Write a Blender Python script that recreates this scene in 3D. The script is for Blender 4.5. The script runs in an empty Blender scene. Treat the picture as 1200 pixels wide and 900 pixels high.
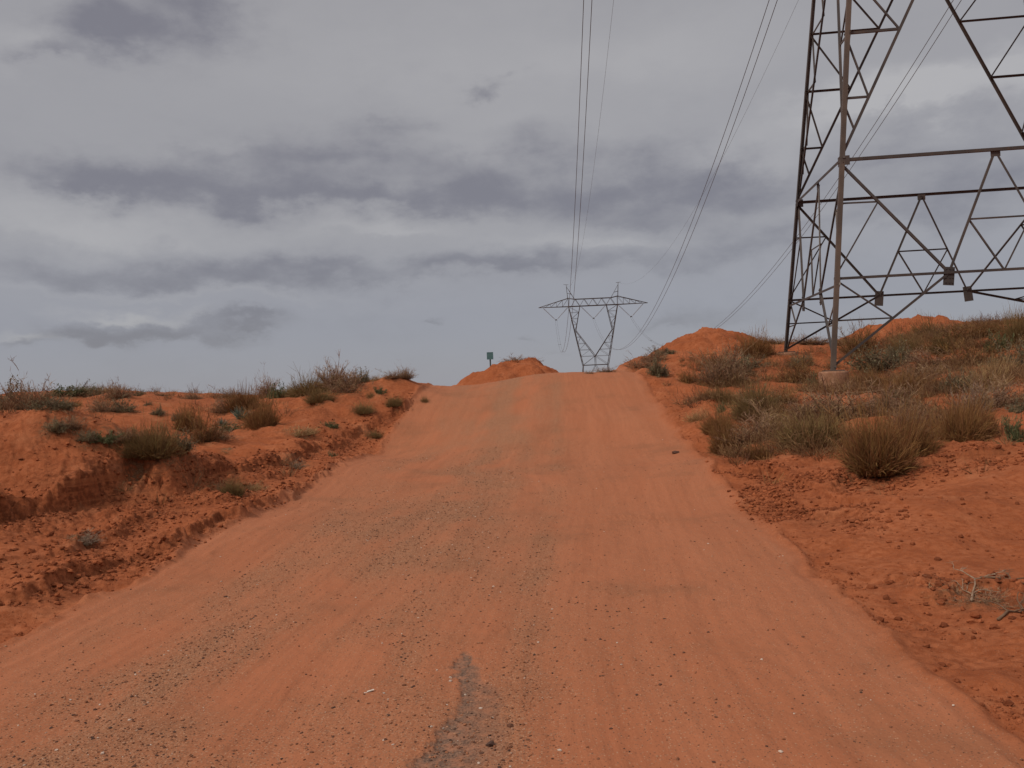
import bpy, math, random
import numpy as np
from mathutils import Vector, Matrix

random.seed(7)
rng = np.random.default_rng(11)
scene = bpy.context.scene
COL = scene.collection

# ------------------------------------------------------------------ camera
F = 1000.0                      # focal length in pixels of a 1200 px wide frame
ROLL = math.radians(2.46)
HY = 456.5
PITCH = math.atan((HY - 450.0) / F)
CAMZ = 1.7
cr, sr = math.cos(ROLL), math.sin(ROLL)
fwd = np.array([0.0, math.cos(PITCH), math.sin(PITCH)])
up0 = np.array([0.0, -math.sin(PITCH), math.cos(PITCH)])
rt0 = np.array([1.0, 0.0, 0.0])
RT = cr * rt0 - sr * up0
UP = sr * rt0 + cr * up0

cam_d = bpy.data.cameras.new("camera")
cam = bpy.data.objects.new("camera", cam_d)
COL.objects.link(cam)
cam_d.sensor_width = 36.0
cam_d.lens = 36.0 * F / 1200.0
cam_d.clip_start = 0.05
cam_d.clip_end = 20000.0
cam.matrix_world = Matrix(((RT[0], UP[0], -fwd[0], 0), (RT[1], UP[1], -fwd[1], 0), (RT[2], UP[2], -fwd[2], CAMZ), (0, 0, 0, 1)))
scene.camera = cam


def ray(px, py):
    return RT * ((px - 600.0) / F) + UP * ((450.0 - py) / F) + fwd


def pt(px, py, d):
    """world point seen at a pixel at a depth"""
    return np.array([0, 0, CAMZ]) + ray(px, py) * d


# ------------------------------------------------------------------ noise
def _hash(ix, iy, seed):
    h = (ix.astype(np.int64) * 374761393 + iy.astype(np.int64) * 668265263 + seed * 974634777) & 0xFFFFFFFF
    h = ((h ^ (h >> 13)) * 1274126177) & 0xFFFFFFFF
    return (h ^ (h >> 16)) & 0xFFFFFFFF


def perlin(x, y, seed=0):
    xi = np.floor(x); yi = np.floor(y)
    xf = x - xi; yf = y - yi
    u = xf * xf * xf * (xf * (xf * 6 - 15) + 10)
    v = yf * yf * yf * (yf * (yf * 6 - 15) + 10)

    def g(dx, dy):
        a = _hash(xi + dx, yi + dy, seed).astype(np.float64) * (2 * math.pi / 4294967296.0)
        return np.cos(a) * (xf - dx) + np.sin(a) * (yf - dy)
    a = g(0, 0); b = g(1, 0); c = g(0, 1); d = g(1, 1)
    return ((a + (b - a) * u) + ((c + (d - c) * u) - (a + (b - a) * u)) * v) * 1.5


def fbm(x, y, octv=4, seed=0, gain=0.5):
    s = 0.0; a = 1.0
    for o in range(octv):
        s = s + a * perlin(x, y, seed + o * 17)
        x = x * 2.03 + 13.7; y = y * 2.03 - 7.3; a *= gain
    return s


def sstep(a, b, x):
    t = np.clip((x - a) / (b - a), 0, 1)
    return t * t * (3 - 2 * t)


# ------------------------------------------------------------------ terrain
# pixel, pixel, depth: what the land does where it can be seen
CP = [
    (0, 745, 6.45), (150, 680, 8.3), (330, 590, 13.6), (430, 530, 21.5), (470, 490, 24), (500, 455, 27),
    (1035, 745, 5.5), (933, 650, 8.2), (872, 590, 11.7), (820, 530, 17), (795, 500, 20), (772, 470, 23.5), (745, 437, 27),
    (625, 439, 27.3), (620, 500, 21.3), (600, 560, 15.5),
    (0, 500, 13.4), (80, 513, 13.2), (160, 545, 13.8), (0, 560, 12.2), (0, 612, 10.8), (100, 592, 12.2), (60, 640, 9.3), (0, 690, 7.6),
    (130, 640, 9.75), (250, 610, 11.4), (340, 575, 14.8), (200, 570, 13.5), (280, 545, 17.5), (200, 530, 17), (100, 490, 24),
    (0, 484, 22), (0, 474, 30), (40, 478, 26), (58, 474, 30), (86, 461, 32), (112, 470, 31), (136, 459, 31), (162, 468, 32), (200, 470, 46),
    (250, 469, 46), (300, 464, 37),
    (330, 500, 21.5), (260, 510, 22), (280, 475, 31), (380, 459, 31), (400, 478, 24), (465, 442, 27), (440, 480, 24.5), (432, 452, 28),
    (490, 455, 26.5), (420, 510, 22.5), (370, 525, 20), (340, 545, 17.5),
    (800, 480, 21), (780, 460, 24), (760, 438, 28), (800, 412, 31), (830, 404, 33), (870, 407, 33), (900, 402, 34),
    (918, 425, 29.6), (978, 462, 23.0), (960, 446, 26), (900, 480, 18.5), (850, 540, 14.5), (860, 470, 21), (1000, 490, 17.5), (1040, 540, 13),
    (1120, 490, 15.5), (1200, 540, 11.5), (1100, 600, 9.3), (960, 600, 10.4), (1200, 620, 8.6), (1200, 700, 6.4), (1200, 860, 3.95),
    (1050, 680, 7), (1150, 440, 21.5), (1065, 388, 37), (1120, 390, 33), (1200, 382, 28), (1200, 450, 18.5), (1060, 430, 26),
    (1000, 407, 34), (940, 405, 34),
]
cps = [pt(*c) for c in CP]
cps += [np.array(p, float) for p in [
    (-.8, 3, 0), (2, 3, 0), (-3.6, 4, 0), (-.6, 6.2, 0), (-1, 10, .02), (0, 0, 0), (-4, -3, 0), (0, -6, 0), (4, -3, 0), (10, -5, .2),
    (-10, -5, .6), (0, -20, 0), (-20, -20, .5), (20, -20, .5), (-6, 3, .1), (-12, 8, 1.1), (-15, 15, 1.6), (-25, 20, 1.6), (-12, 3, .7), (-4.6, 4, .05),
    (1, 31, 1.7), (1, 36, .7), (1.5, 45, -.5), (2, 60, -2.2), (8, 45, .6), (15, 46, 1.8), (25, 48, 2.2), (10, 60, -1.5), (25, 65, -1),
    (-8, 45, .5), (-4, 38, 1.1), (-10, 60, .2), (-15, 66, .8), (-30, 62, 1.2), (-45, 60, 1.3), (-30, 40, 1.5),
    (20, 20, 1.7), (21, 28, 3.1), (14, 8, .2), (25, 10, .8), (32, 30, 3.0), (40, 50, 2.5), (45, 10, 1.5), (-45, 10, 1.8)]]
cps = np.array(cps)


def tps_fit(P, lam=0.02):
    n = len(P)
    X = P[:, :2]
    r = np.linalg.norm(X[:, None] - X[None], axis=2)
    K = np.where(r > 0, r * r * np.log(np.maximum(r, 1e-9)), 0) + lam * np.eye(n)
    Pm = np.hstack([np.ones((n, 1)), X])
    A = np.zeros((n + 3, n + 3))
    A[:n, :n] = K; A[:n, n:] = Pm; A[n:, :n] = Pm.T
    return np.linalg.solve(A, np.concatenate([P[:, 2], np.zeros(3)]))


TW = tps_fit(cps)


def tps(x, y):
    out = np.empty(x.shape)
    xf = x.ravel(); yf = y.ravel(); of = out.ravel()
    n = len(cps)
    for i in range(0, xf.size, 60000):
        a = xf[i:i + 60000, None] - cps[None, :, 0]
        b = yf[i:i + 60000, None] - cps[None, :, 1]
        r2 = a * a + b * b
        k = 0.5 * r2 * np.log(np.maximum(r2, 1e-12))
        of[i:i + 60000] = k @ TW[:n] + TW[n] + TW[n + 1] * xf[i:i + 60000] + TW[n + 2] * yf[i:i + 60000]
    return of.reshape(x.shape)


# road: centre line and half width against y
RY = np.array([-60, 0, 5.6, 8.3, 12, 17, 20, 23.5, 27, 40, 70.])
RL = np.array([-4.0, -4.0, -3.95, -3.82, -3.8, -3.85, -3.7, -3.3, -2.8, -2.4, -2.0])
RR = np.array([2.1, 2.1, 2.36, 2.68, 3.12, 3.62, 3.82, 3.95, 4.0, 4.3, 5.0])


def road_t(x, y):
    l = np.interp(y, RY, RL); r = np.interp(y, RY, RR)
    return (x - 0.5 * (l + r)) / (0.5 * (r - l)), 0.5 * (r - l)


# cut ledges: polyline of (px, py, depth); high side is on the far side; drop (m), reach of the raised side (m)
LEDGES = [
    ([(-60, 640, 10.0), (0, 608, 10.9), (60, 588, 11.5), (105, 577, 12.2), (165, 563, 13.2), (225, 580, 13.2)], .54, 2.4),
    ([(-40, 706, 7.1), (40, 692, 7.7), (110, 670, 8.7), (190, 650, 9.6), (260, 618, 11.2), (330, 588, 13.6), (420, 540, 20)], .15, .9),
    ([(190, 582, 12.8), (260, 562, 14.8), (330, 548, 17.4), (400, 515, 21.8), (450, 492, 24), (500, 478, 25.5)], .24, 1.4),
    ([(-40, 665, 8.0), (60, 655, 8.8), (140, 625, 10.4), (200, 592, 12.4)], .12, .7),
    ([(250, 590, 12.6), (300, 572, 14.6), (350, 552, 17.2)], .12, .6),
    ([(840, 545, 14), (900, 548, 13.3), (960, 575, 11.6), (1010, 560, 12), (1060, 556, 12), (1120, 545, 12.2), (1220, 528, 12.0)], .24, 1.0),
    ([(900, 570, 12.5), (930, 600, 10.8), (960, 628, 9.7), (1035, 628, 9.3)], .20, .55),
    ([(1030, 672, 7.2), (1050, 680, 7.0), (1090, 694, 6.6)], .09, .3),
    ([(1090, 715, 6.3), (1140, 700, 6.4), (1210, 690, 6.3)], .10, .5),
]
LED = [(np.array([pt(*p)[:2] for p in pl]), d, rch) for pl, d, rch in LEDGES]


def ledge_h(x, y):
    """extra height and a mask of the raw cut face"""
    h = np.zeros_like(x); face = np.zeros_like(x)
    for k, (pl, drop, rch) in enumerate(LED):
        m = (x > pl[:, 0].min() - 3) & (x < pl[:, 0].max() + 3) & (y > pl[:, 1].min() - 3) & (y < pl[:, 1].max() + 3)
        if not m.any():
            continue
        xs = x[m]; ys = y[m]
        best = np.full(xs.shape, 1e9); sgn = np.zeros(xs.shape); along = np.zeros(xs.shape)
        nseg = len(pl) - 1
        for i in range(nseg):
            a = pl[i]; b = pl[i + 1]; e = b - a; L2 = e @ e
            tt = ((xs - a[0]) * e[0] + (ys - a[1]) * e[1]) / L2
            tc = np.clip(tt, 0, 1)
            dx = xs - a[0] - tc * e[0]; dy = ys - a[1] - tc * e[1]
            d = np.hypot(dx, dy)
            s = np.sign(e[0] * (ys - a[1]) - e[1] * (xs - a[0]))
            u = d < best
            best = np.where(u, d, best); sgn = np.where(u, s, sgn); along = np.where(u, (i + tc) / nseg, along)
        sd = best * sgn + .20 * fbm(xs * 1.6, ys * 1.6, 4, 50 + k) + .07 * fbm(xs * 8, ys * 8, 2, 80 + k)
        endt = sstep(0, .12, along) * sstep(0, .12, 1 - along)
        endt = endt * (0.65 + .5 * perlin(xs * .9, ys * .9, 90 + k))
        w = .045 + drop * .10
        hh = drop * endt * sstep(-w, w, sd) * np.exp(-np.maximum(sd, 0) / rch)
        h[m] += hh
        face[m] = np.maximum(face[m], endt * np.exp(-(np.maximum(np.abs(sd + .08) - .06, 0) / (.10 + drop * .4)) ** 2) * min(1, drop / .18))
    return h, face


# remnant of old asphalt showing through the sand
ASPH = np.array([pt(*p)[:2] for p in [(541, 762, 5.55), (557, 765, 5.5), (566, 790, 5.1), (592, 815, 4.75), (600, 860, 4.25), (596, 935, 3.5),
                                      (445, 935, 3.5), (480, 890, 3.9), (508, 858, 4.25), (534, 836, 4.5), (540, 806, 4.9), (530, 782, 5.25)]])


def poly_sd(x, y, P):
    best = np.full(x.shape, 1e9); inside = np.zeros(x.shape, bool)
    n = len(P)
    for i in range(n):
        a = P[i]; b = P[(i + 1) % n]; e = b - a
        t = np.clip(((x - a[0]) * e[0] + (y - a[1]) * e[1]) / (e @ e), 0, 1)
        best = np.minimum(best, np.hypot(x - a[0] - t * e[0], y - a[1] - t * e[1]))
        c = ((a[1] > y) != (b[1] > y)) & (x < (b[0] - a[0]) * (y - a[1]) / (b[1] - a[1] + 1e-12) + a[0])
        inside ^= c
    return np.where(inside, best, -best)


def asph_mask(x, y):
    m = (x > -1.6) & (x < 1.0) & (y > 3) & (y < 6.2)
    o = np.zeros_like(x)
    if m.any():
        sd = poly_sd(x[m], y[m], ASPH) + .05 * fbm(x[m] * 7, y[m] * 7, 5, 5, .62)
        o[m] = sstep(-.012, .03, sd) * (1 - .72 * sstep(-.40, -.08, x[m] + .06 * fbm(x[m] * 9, y[m] * 9, 3, 6)))
    return o


def far_h(x, y):
    r = np.hypot(x, y); az = np.arctan2(x, y)
    left = sstep(-.17, -.33, az) * (np.abs(az) < 1.9)
    a = -1.5 - 7.0 * sstep(40, 230, r)
    b = 1.3 - 9.2 * sstep(90, 420, r)
    h = a * (1 - left) + b * left
    h = h + 1.6 * fbm(x / 60, y / 60, 3, 31) * sstep(90, 300, r)
    h = h + (10 + 9 * fbm(az * 14, az * 0 + 2.2, 3, 77)) * sstep(2200, 3000, r) * (0.5 + .5 * left)
    return h


def terrain(x, y, detail=True, attrs=False):
    x = np.asarray(x, float); y = np.asarray(y, float)
    r = np.hypot(x, y)
    near = 1 - sstep(52, 80, r)
    h = far_h(x, y)
    m = near > 0
    hn = np.zeros_like(x)
    if m.any():
        hn[m] = tps(x[m], y[m])
    h = h * (1 - near) + hn * near
    t, hw = road_t(x, y)
    tn = t + .035 * fbm(x * .55, y * .55, 3, 3) + .012 * perlin(x * 3, y * 3, 9)
    on_y = sstep(-60, -50, y) * (1 - sstep(50, 70, y))
    road = (1 - sstep(.93, 1.03, np.abs(tn))) * on_y
    if not detail:
        return h
    lh, face = ledge_h(x, y)
    fade = 1 - sstep(45, 120, r)
    off = 1 - road
    # gentle and rough relief off the road
    h = h + lh
    h = h + off * fade * (.10 * fbm(x * .35, y * .35, 3, 21) + .05 * fbm(x * 1.3, y * 1.3, 3, 22)) * (1 - .5 * sstep(24, 36, y) * (x < 0))
    patch = sstep(-.1, .5, fbm(x * .5, y * .5, 3, 23))
    clod = np.clip(fbm(x * 5.0, y * 5.0, 4, 24, .6), 0, 2)
    rough = off * fade * np.clip(.25 + .55 * patch + .9 * face, 0, 1.3)
    rough = rough * (1 - .5 * (x > 0) * (1 - sstep(11.5, 13, y)))
    leftbank = sstep(-4.2, -5.2, x) * (1 - sstep(14, 19, y)) * sstep(8.8, 10.5, y)
    rough = np.clip(rough + .9 * leftbank * off, 0, 1.6)
    rz = sstep(-3.9, -4.6, x) * sstep(-11, -8, x) * sstep(15.5, 18, y) * (1 - sstep(27, 30, y))
    rl = (1 - np.abs(perlin(y * 1.5 + .5 * x, x * .3 + .4 * perlin(x, y, 28), 27))) ** 5
    h = h - .14 * rz * rl
    h = h + rough * (.045 * clod + .012 * perlin(x * 17, y * 17, 25))
    # small hummocks that gather round the plants
    h = h + off * fade * .16 * np.clip(fbm(x * .9, y * .9, 2, 26), 0, 1) * sstep(12, 18, y) * (1 - .6 * (x < 0))
    # graded road: camber, faint wheel ruts, windrow of loose soil along each edge
    h = h + road * fade * (.012 * perlin(t * 9, y * .12, 41) + .006 * perlin(t * 22 + 3 * perlin(x * .2, y * .1, 48), y * .3, 42) + .006 * fbm(x * 2.2, y * 1.1, 3, 43) + .003 * perlin(t * 48 + 4 * perlin(x * .3, y * .12, 46), y * .25, 45) + .004 * fbm(x * 6, y * 5, 3, 47))
    eL = np.exp(-((tn + .985) / .02) ** 2); eR = np.exp(-((tn - .99) / .018) ** 2)
    e2 = np.exp(-((tn + .86) / .016) ** 2) * .4
    lump = .6 + .6 * np.clip(fbm(x * 3.2, y * 3.2, 3, 44) + .2, 0, 1.5)
    h = h + on_y * fade * lump * (.06 * eL + .04 * eR + .03 * e2)
    asp = asph_mask(x, y)
    h = h - .013 * asp
    if not attrs:
        return h
    # gravel showing on the road: long bands
    gb = np.exp(-((t + .24) / (.30 + .12 * sstep(9, 5, y))) ** 2) * .8 + np.exp(-((t - .24) / .05) ** 2) * .45 + .10 + np.exp(-((t + .62) / .10) ** 2) * .35 + np.exp(-((t - .02) / .22) ** 2) * .35 * sstep(9, 15, y)
    gb = gb * np.clip(.70 + .8 * fbm(t * 3.5 + .6 * fbm(x * .4, y * .2, 2, 66), y * .22, 3, 61) + .5 * fbm(x * 1.1, y * .7, 4, 62), 0, 1.35) * road
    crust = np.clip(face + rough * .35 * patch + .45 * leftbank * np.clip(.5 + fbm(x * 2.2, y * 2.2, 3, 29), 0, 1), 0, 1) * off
    return h, t, road, np.clip(gb, 0, 1), asp, crust


def zat(x, y):
    return float(terrain(np.array([x]), np.array([y]))[0])


DS = np.concatenate([np.arange(2.5, 60, .12), np.arange(60, 400, 1.5)])


def at(px, py):
    """first point of the land under a pixel, or the skyline right under it"""
    v = ray(px, py)
    x = v[0] * DS; y = v[1] * DS; z = CAMZ + v[2] * DS
    gap = z - terrain(x, y)
    hit = np.nonzero(gap <= 0)[0]
    if len(hit):
        i = hit[0]
    else:
        m = DS < 70
        i = int(np.argmin((gap / DS)[m]))
    return np.array([x[i], y[i], z[i] - max(gap[i], 0)]), DS[i]


# ------------------------------------------------------------------ materials
def new_mat(name, rough=.9):
    m = bpy.data.materials.new(name); m.use_nodes = True
    nt = m.node_tree
    b = nt.nodes["Principled BSDF"]
    b.inputs["Roughness"].default_value = rough
    b.inputs["Specular IOR Level"].default_value = .2
    return m, nt, b


class G:
    """small node builder"""
    def __init__(s, nt):
        s.nt = nt

    def n(s, typ, **k):
        o = s.nt.nodes.new(typ)
        for a, v in k.items():
            setattr(o, a, v)
        return o

    def link(s, a, b):
        s.nt.links.new(a, b)

    def put(s, sock, v):
        if hasattr(v, "links"):
            s.nt.links.new(v, sock)
        else:
            sock.default_value = v

    def math(s, op, a, b=0.0, c=None, clamp=False):
        o = s.n("ShaderNodeMath", operation=op, use_clamp=clamp)
        s.put(o.inputs[0], a); s.put(o.inputs[1], b)
        if c is not None:
            s.put(o.inputs[2], c)
        return o.outputs[0]

    def mix(s, f, a, b, typ="MIX"):
        o = s.n("ShaderNodeMix", data_type="RGBA", blend_type=typ)
        s.put(o.inputs["Factor"], f)
        s.put(o.inputs[6], a if hasattr(a, "links") else (*a, 1)); s.put(o.inputs[7], b if hasattr(b, "links") else (*b, 1))
        return o.outputs[2]

    def ramp(s, v, a, b):
        o = s.n("ShaderNodeMapRange", interpolation_type="SMOOTHSTEP")
        s.put(o.inputs[0], v); s.put(o.inputs[1], a); s.put(o.inputs[2], b)
        return o.outputs[0]

    def noise(s, vec, scale, detail=4, rough=.55, out="Fac", dist=0.0):
        o = s.n("ShaderNodeTexNoise")
        s.link(vec, o.inputs["Vector"])
        o.inputs["Scale"].default_value = scale; o.inputs["Detail"].default_value = detail
        o.inputs["Roughness"].default_value = rough; o.inputs["Distortion"].default_value = dist
        return o.outputs[out]

    def attr(s, name):
        o = s.n("ShaderNodeAttribute", attribute_name=name)
        return o.outputs["Fac"]

    def scalev(s, vec, sc):
        o = s.n("ShaderNodeVectorMath", operation="MULTIPLY")
        s.link(vec, o.inputs[0]); o.inputs[1].default_value = sc
        return o.outputs[0]


def ground_material():
    m, nt, b = new_mat("red_sand", .95)
    b.inputs["Specular IOR Level"].default_value = .08
    g = G(nt)
    pos = g.n("ShaderNodeNewGeometry").outputs["Position"]
    road = g.attr("road"); grav = g.attr("gravel"); asp = g.attr("asphalt"); crust = g.attr("crust"); t = g.attr("across")
    n1 = g.noise(pos, .45, 4); n2 = g.noise(pos, 2.6, 5); n3 = g.noise(pos, 14, 5, .6); n4 = g.noise(pos, 75, 4, .65); n5 = g.noise(pos, 260, 2, .6)
    # streaks drawn out along the direction of travel
    cmb = g.n("ShaderNodeCombineXYZ")
    sep = g.n("ShaderNodeSeparateXYZ"); g.link(pos, sep.inputs[0])
    wob = g.noise(g.scalev(pos, (.25, .09, 0)), 1.0, 3)
    g.link(g.math("ADD", g.math("MULTIPLY", t, 7.0), g.math("MULTIPLY", wob, 5.0)), cmb.inputs[0]); g.link(g.math("MULTIPLY", sep.outputs[1], .16), cmb.inputs[1])
    st1 = g.noise(cmb.outputs[0], 1.0, 4, .6); st2 = g.noise(cmb.outputs[0], 6.5, 4, .65)
    sand = g.mix(g.ramp(n1, .3, .7), (.335, .099, .038), (.40, .128, .053))
    sand = g.mix(g.ramp(n2, .35, .75), sand, (.305, .086, .032))
    soil = g.mix(g.ramp(n3, .4, .65), sand, (.285, .078, .028))
    roadc = g.mix(g.ramp(st1, .32, .68), (.388, .138, .066), (.355, .122, .057))
    roadc = g.mix(g.math("MULTIPLY", g.ramp(st2, .45, .75), .38), roadc, (.315, .118, .058))
    roadc = g.mix(g.math("MULTIPLY", g.ramp(g.noise(pos, .8, 4), .50, .72), .55), roadc, (.245, .100, .050))
    # loose grit: pale and dark specks
    gcol = g.mix(g.ramp(n4, .35, .62), (.205, .090, .044), (.325, .152, .078))
    gfac = g.math("MULTIPLY", grav, g.ramp(g.math("ADD", n3, g.math("MULTIPLY", n2, .4)), .28, .72))
    roadc = g.mix(g.math("MULTIPLY", gfac, .7, clamp=True), roadc, gcol)
    col = g.mix(road, soil, roadc)
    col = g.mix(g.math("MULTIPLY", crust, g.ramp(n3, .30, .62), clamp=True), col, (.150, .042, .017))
    pale = g.math("MULTIPLY", g.math("SUBTRACT", 1.0, road), g.ramp(g.noise(pos, 1.1, 6, .62), .54, .72))
    col = g.mix(g.math("MULTIPLY", pale, .45), col, (.46, .185, .088))
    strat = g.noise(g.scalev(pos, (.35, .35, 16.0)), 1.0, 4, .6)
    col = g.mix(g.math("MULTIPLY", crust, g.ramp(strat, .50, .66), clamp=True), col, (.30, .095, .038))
    contact_shade = g.attr("litter")  # litter attribute darkens the soil under plants, painting in contact shade
    col = g.mix(g.math("MULTIPLY", contact_shade, g.ramp(n3, .38, .58), clamp=True), col, g.mix(g.ramp(n4, .4, .6), (.115, .058, .030), (.26, .14, .07)))
    dk = g.math("MULTIPLY", g.math("SUBTRACT", 1.0, road), g.ramp(n2, .56, .72))
    col = g.mix(g.math("MULTIPLY", dk, .45), col, (.205, .056, .022))
    # tiny dark grains and crumbs everywhere
    vo = g.n("ShaderNodeTexVoronoi"); g.link(pos, vo.inputs["Vector"]); vo.inputs["Scale"].default_value = 34
    sp = g.math("MULTIPLY", g.math("LESS_THAN", vo.outputs["Distance"], .17), g.ramp(n2, .45, .6))
    col = g.mix(g.math("MULTIPLY", sp, .6), col, (.17, .068, .036))
    # grit: a fine scatter of single grains, dense where gravel shows
    v2 = g.n("ShaderNodeTexVoronoi"); g.link(pos, v2.inputs["Vector"]); v2.inputs["Scale"].default_value = 95
    s2 = g.n("ShaderNodeSeparateColor"); g.link(v2.outputs["Color"], s2.inputs[0])
    gp = g.math("LESS_THAN", s2.outputs[0], g.math("ADD", .14, g.math("MULTIPLY", grav, .85)))
    gp = g.math("MULTIPLY", g.math("MULTIPLY", gp, g.math("LESS_THAN", v2.outputs["Distance"], .42)), g.math("ADD", .35, g.math("MULTIPLY", road, .65)))
    grain = g.mix(s2.outputs[1], (.105, .044, .026), (.47, .26, .155))
    col = g.mix(g.math("MULTIPLY", gp, .85), col, grain)
    acol = g.mix(g.ramp(n4, .4, .62), (.115, .070, .050), (.235, .132, .085))
    acol = g.mix(g.math("MULTIPLY", g.ramp(n3, .44, .66), .8), acol, (.34, .15, .085))
    col = g.mix(asp, col, acol)
    hv = g.n("ShaderNodeHueSaturation"); g.link(col, hv.inputs["Color"])
    g.link(g.math("ADD", .86, g.math("MULTIPLY", n4, .28)), hv.inputs["Value"])
    g.link(hv.outputs[0], b.inputs["Base Color"])
    hgt = g.math("ADD", g.math("MULTIPLY", n3, .5), g.math("ADD", g.math("MULTIPLY", n4, .22), g.math("MULTIPLY", n5, .10)))
    hgt = g.math("ADD", hgt, g.math("MULTIPLY", g.math("MULTIPLY", st2, road), .42))
    hgt = g.math("MULTIPLY", hgt, g.math("ADD", .45, g.math("MULTIPLY", g.math("SUBTRACT", 1.0, road), .9)))
    bp = g.n("ShaderNodeBump"); bp.inputs["Distance"].default_value = .045; bp.inputs["Strength"].default_value = .75
    g.link(hgt, bp.inputs["Height"]); g.link(bp.outputs[0], b.inputs["Normal"])
    return m


M_GROUND = ground_material()


def plant_material(name, base, tip, var=.25, sat=1.0):
    m, nt, b = new_mat(name, .8)
    g = G(nt)
    b.inputs["Specular IOR Level"].default_value = .1
    oi = g.n("ShaderNodeObjectInfo")
    along = g.attr("along"); hue = g.attr("tone")
    c = g.mix(along, base, tip)
    hv = g.n("ShaderNodeHueSaturation"); g.link(c, hv.inputs["Color"])
    hv.inputs["Saturation"].default_value = sat
    v = g.math("ADD", 1 - var, g.math("MULTIPLY", g.math("ADD", g.math("MULTIPLY", oi.outputs["Random"], .7), g.math("MULTIPLY", hue, 1.3)), var))
    g.link(v, hv.inputs["Value"])
    g.link(g.math("ADD", .485, g.math("MULTIPLY", hue, .03)), hv.inputs["Hue"])
    g.link(hv.outputs[0], b.inputs["Base Color"])
    tr = g.n("ShaderNodeBsdfTranslucent"); g.link(hv.outputs[0], tr.inputs[0])
    ms = g.n("ShaderNodeMixShader"); ms.inputs[0].default_value = .18
    out = nt.nodes["Material Output"]
    g.link(b.outputs[0], ms.inputs[1]); g.link(tr.outputs[0], ms.inputs[2]); g.link(ms.outputs[0], out.inputs[0])
    return m


M_BRUSH = plant_material("grey_brown_twigs", (.225, .122, .066), (.32, .195, .118))
M_RABBIT = plant_material("olive_stems", (.165, .098, .040), (.245, .155, .066))
M_RUSSET = plant_material("russet_stems", (.165, .075, .030), (.265, .135, .054))
M_SAGE = plant_material("sage_leaves", (.135, .098, .052), (.205, .165, .098))
M_GREEN = plant_material("green_leaves", (.085, .088, .040), (.140, .145, .068))
M_DRY = plant_material("dry_grass", (.31, .18, .08), (.42, .27, .13))
M_YUCCA = plant_material("blue_green_blades", (.085, .105, .075), (.16, .19, .14))
M_DEAD = plant_material("bleached_wood", (.21, .135, .088), (.30, .21, .145))
M_WOOD = plant_material("shrub_wood", (.16, .09, .052), (.21, .13, .08))


def steel_material():
    m, nt, b = new_mat("weathered_steel", .62)
    g = G(nt)
    b.inputs["Specular IOR Level"].default_value = .35
    pos = g.n("ShaderNodeNewGeometry").outputs["Position"]
    n = g.noise(pos, 1.3, 5, .6); n2 = g.noise(g.scalev(pos, (6, 6, .8)), 2.0, 4, .6)
    c = g.mix(g.ramp(n, .35, .68), (.062, .052, .048), (.095, .072, .060))
    c = g.mix(g.math("MULTIPLY", g.ramp(n2, .5, .75), .6), c, (.115, .068, .045))
    g.link(c, b.inputs["Base Color"])
    b.inputs["Metallic"].default_value = .25
    return m


def flat_material(name, c1, c2, rough=.8, scale=3.0, metal=0.0, bump=0.0):
    m, nt, b = new_mat(name, rough)
    g = G(nt)
    pos = g.n("ShaderNodeNewGeometry").outputs["Position"]
    n = g.noise(pos, scale, 6, .62)
    g.link(g.mix(g.ramp(n, .32, .7), c1, c2), b.inputs["Base Color"])
    b.inputs["Metallic"].default_value = metal
    if bump:
        bp = g.n("ShaderNodeBump"); bp.inputs["Distance"].default_value = bump
        g.link(n, bp.inputs["Height"]); g.link(bp.outputs[0], b.inputs["Normal"])
    return m


M_STEEL = steel_material()
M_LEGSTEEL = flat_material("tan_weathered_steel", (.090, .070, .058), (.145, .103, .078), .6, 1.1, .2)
M_GALV = flat_material("pale_galvanised_steel", (.20, .175, .15), (.27, .23, .195), .55, 2.0, .3)
M_CONC = flat_material("dusty_concrete", (.27, .125, .068), (.38, .205, .125), .9, 5.0, 0, .01)
M_WIRE = flat_material("dull_aluminium_wire", (.085, .082, .085), (.12, .115, .118), .6, 2.0, .3)
M_INS = flat_material("grey_porcelain", (.20, .195, .20), (.26, .255, .26), .35, 2.0)
M_TEAL = flat_material("faded_teal_paint", (.075, .15, .155), (.10, .19, .19), .6, 6.0)
M_POST = flat_material("dark_post", (.055, .075, .075), (.08, .10, .10), .7, 6.0)


def stone_material():
    m, nt, b = new_mat("pebbles", .85)
    g = G(nt)
    tone = g.attr("tone")
    cr_ = g.n("ShaderNodeValToRGB")
    e = cr_.color_ramp.elements
    e[0].position = 0; e[0].color = (.060, .034, .026, 1)
    e[1].position = 1; e[1].color = (.58, .47, .38, 1)
    for p, c in ((.3, (.155, .062, .032, 1)), (.62, (.31, .122, .058, 1)), (.9, (.36, .195, .115, 1))):
        x = e.new(p); x.color = c
    g.link(tone, cr_.inputs[0]); g.link(cr_.outputs[0], b.inputs["Base Color"])
    return m


M_STONE = stone_material()

# ------------------------------------------------------------------ object helpers


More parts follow.
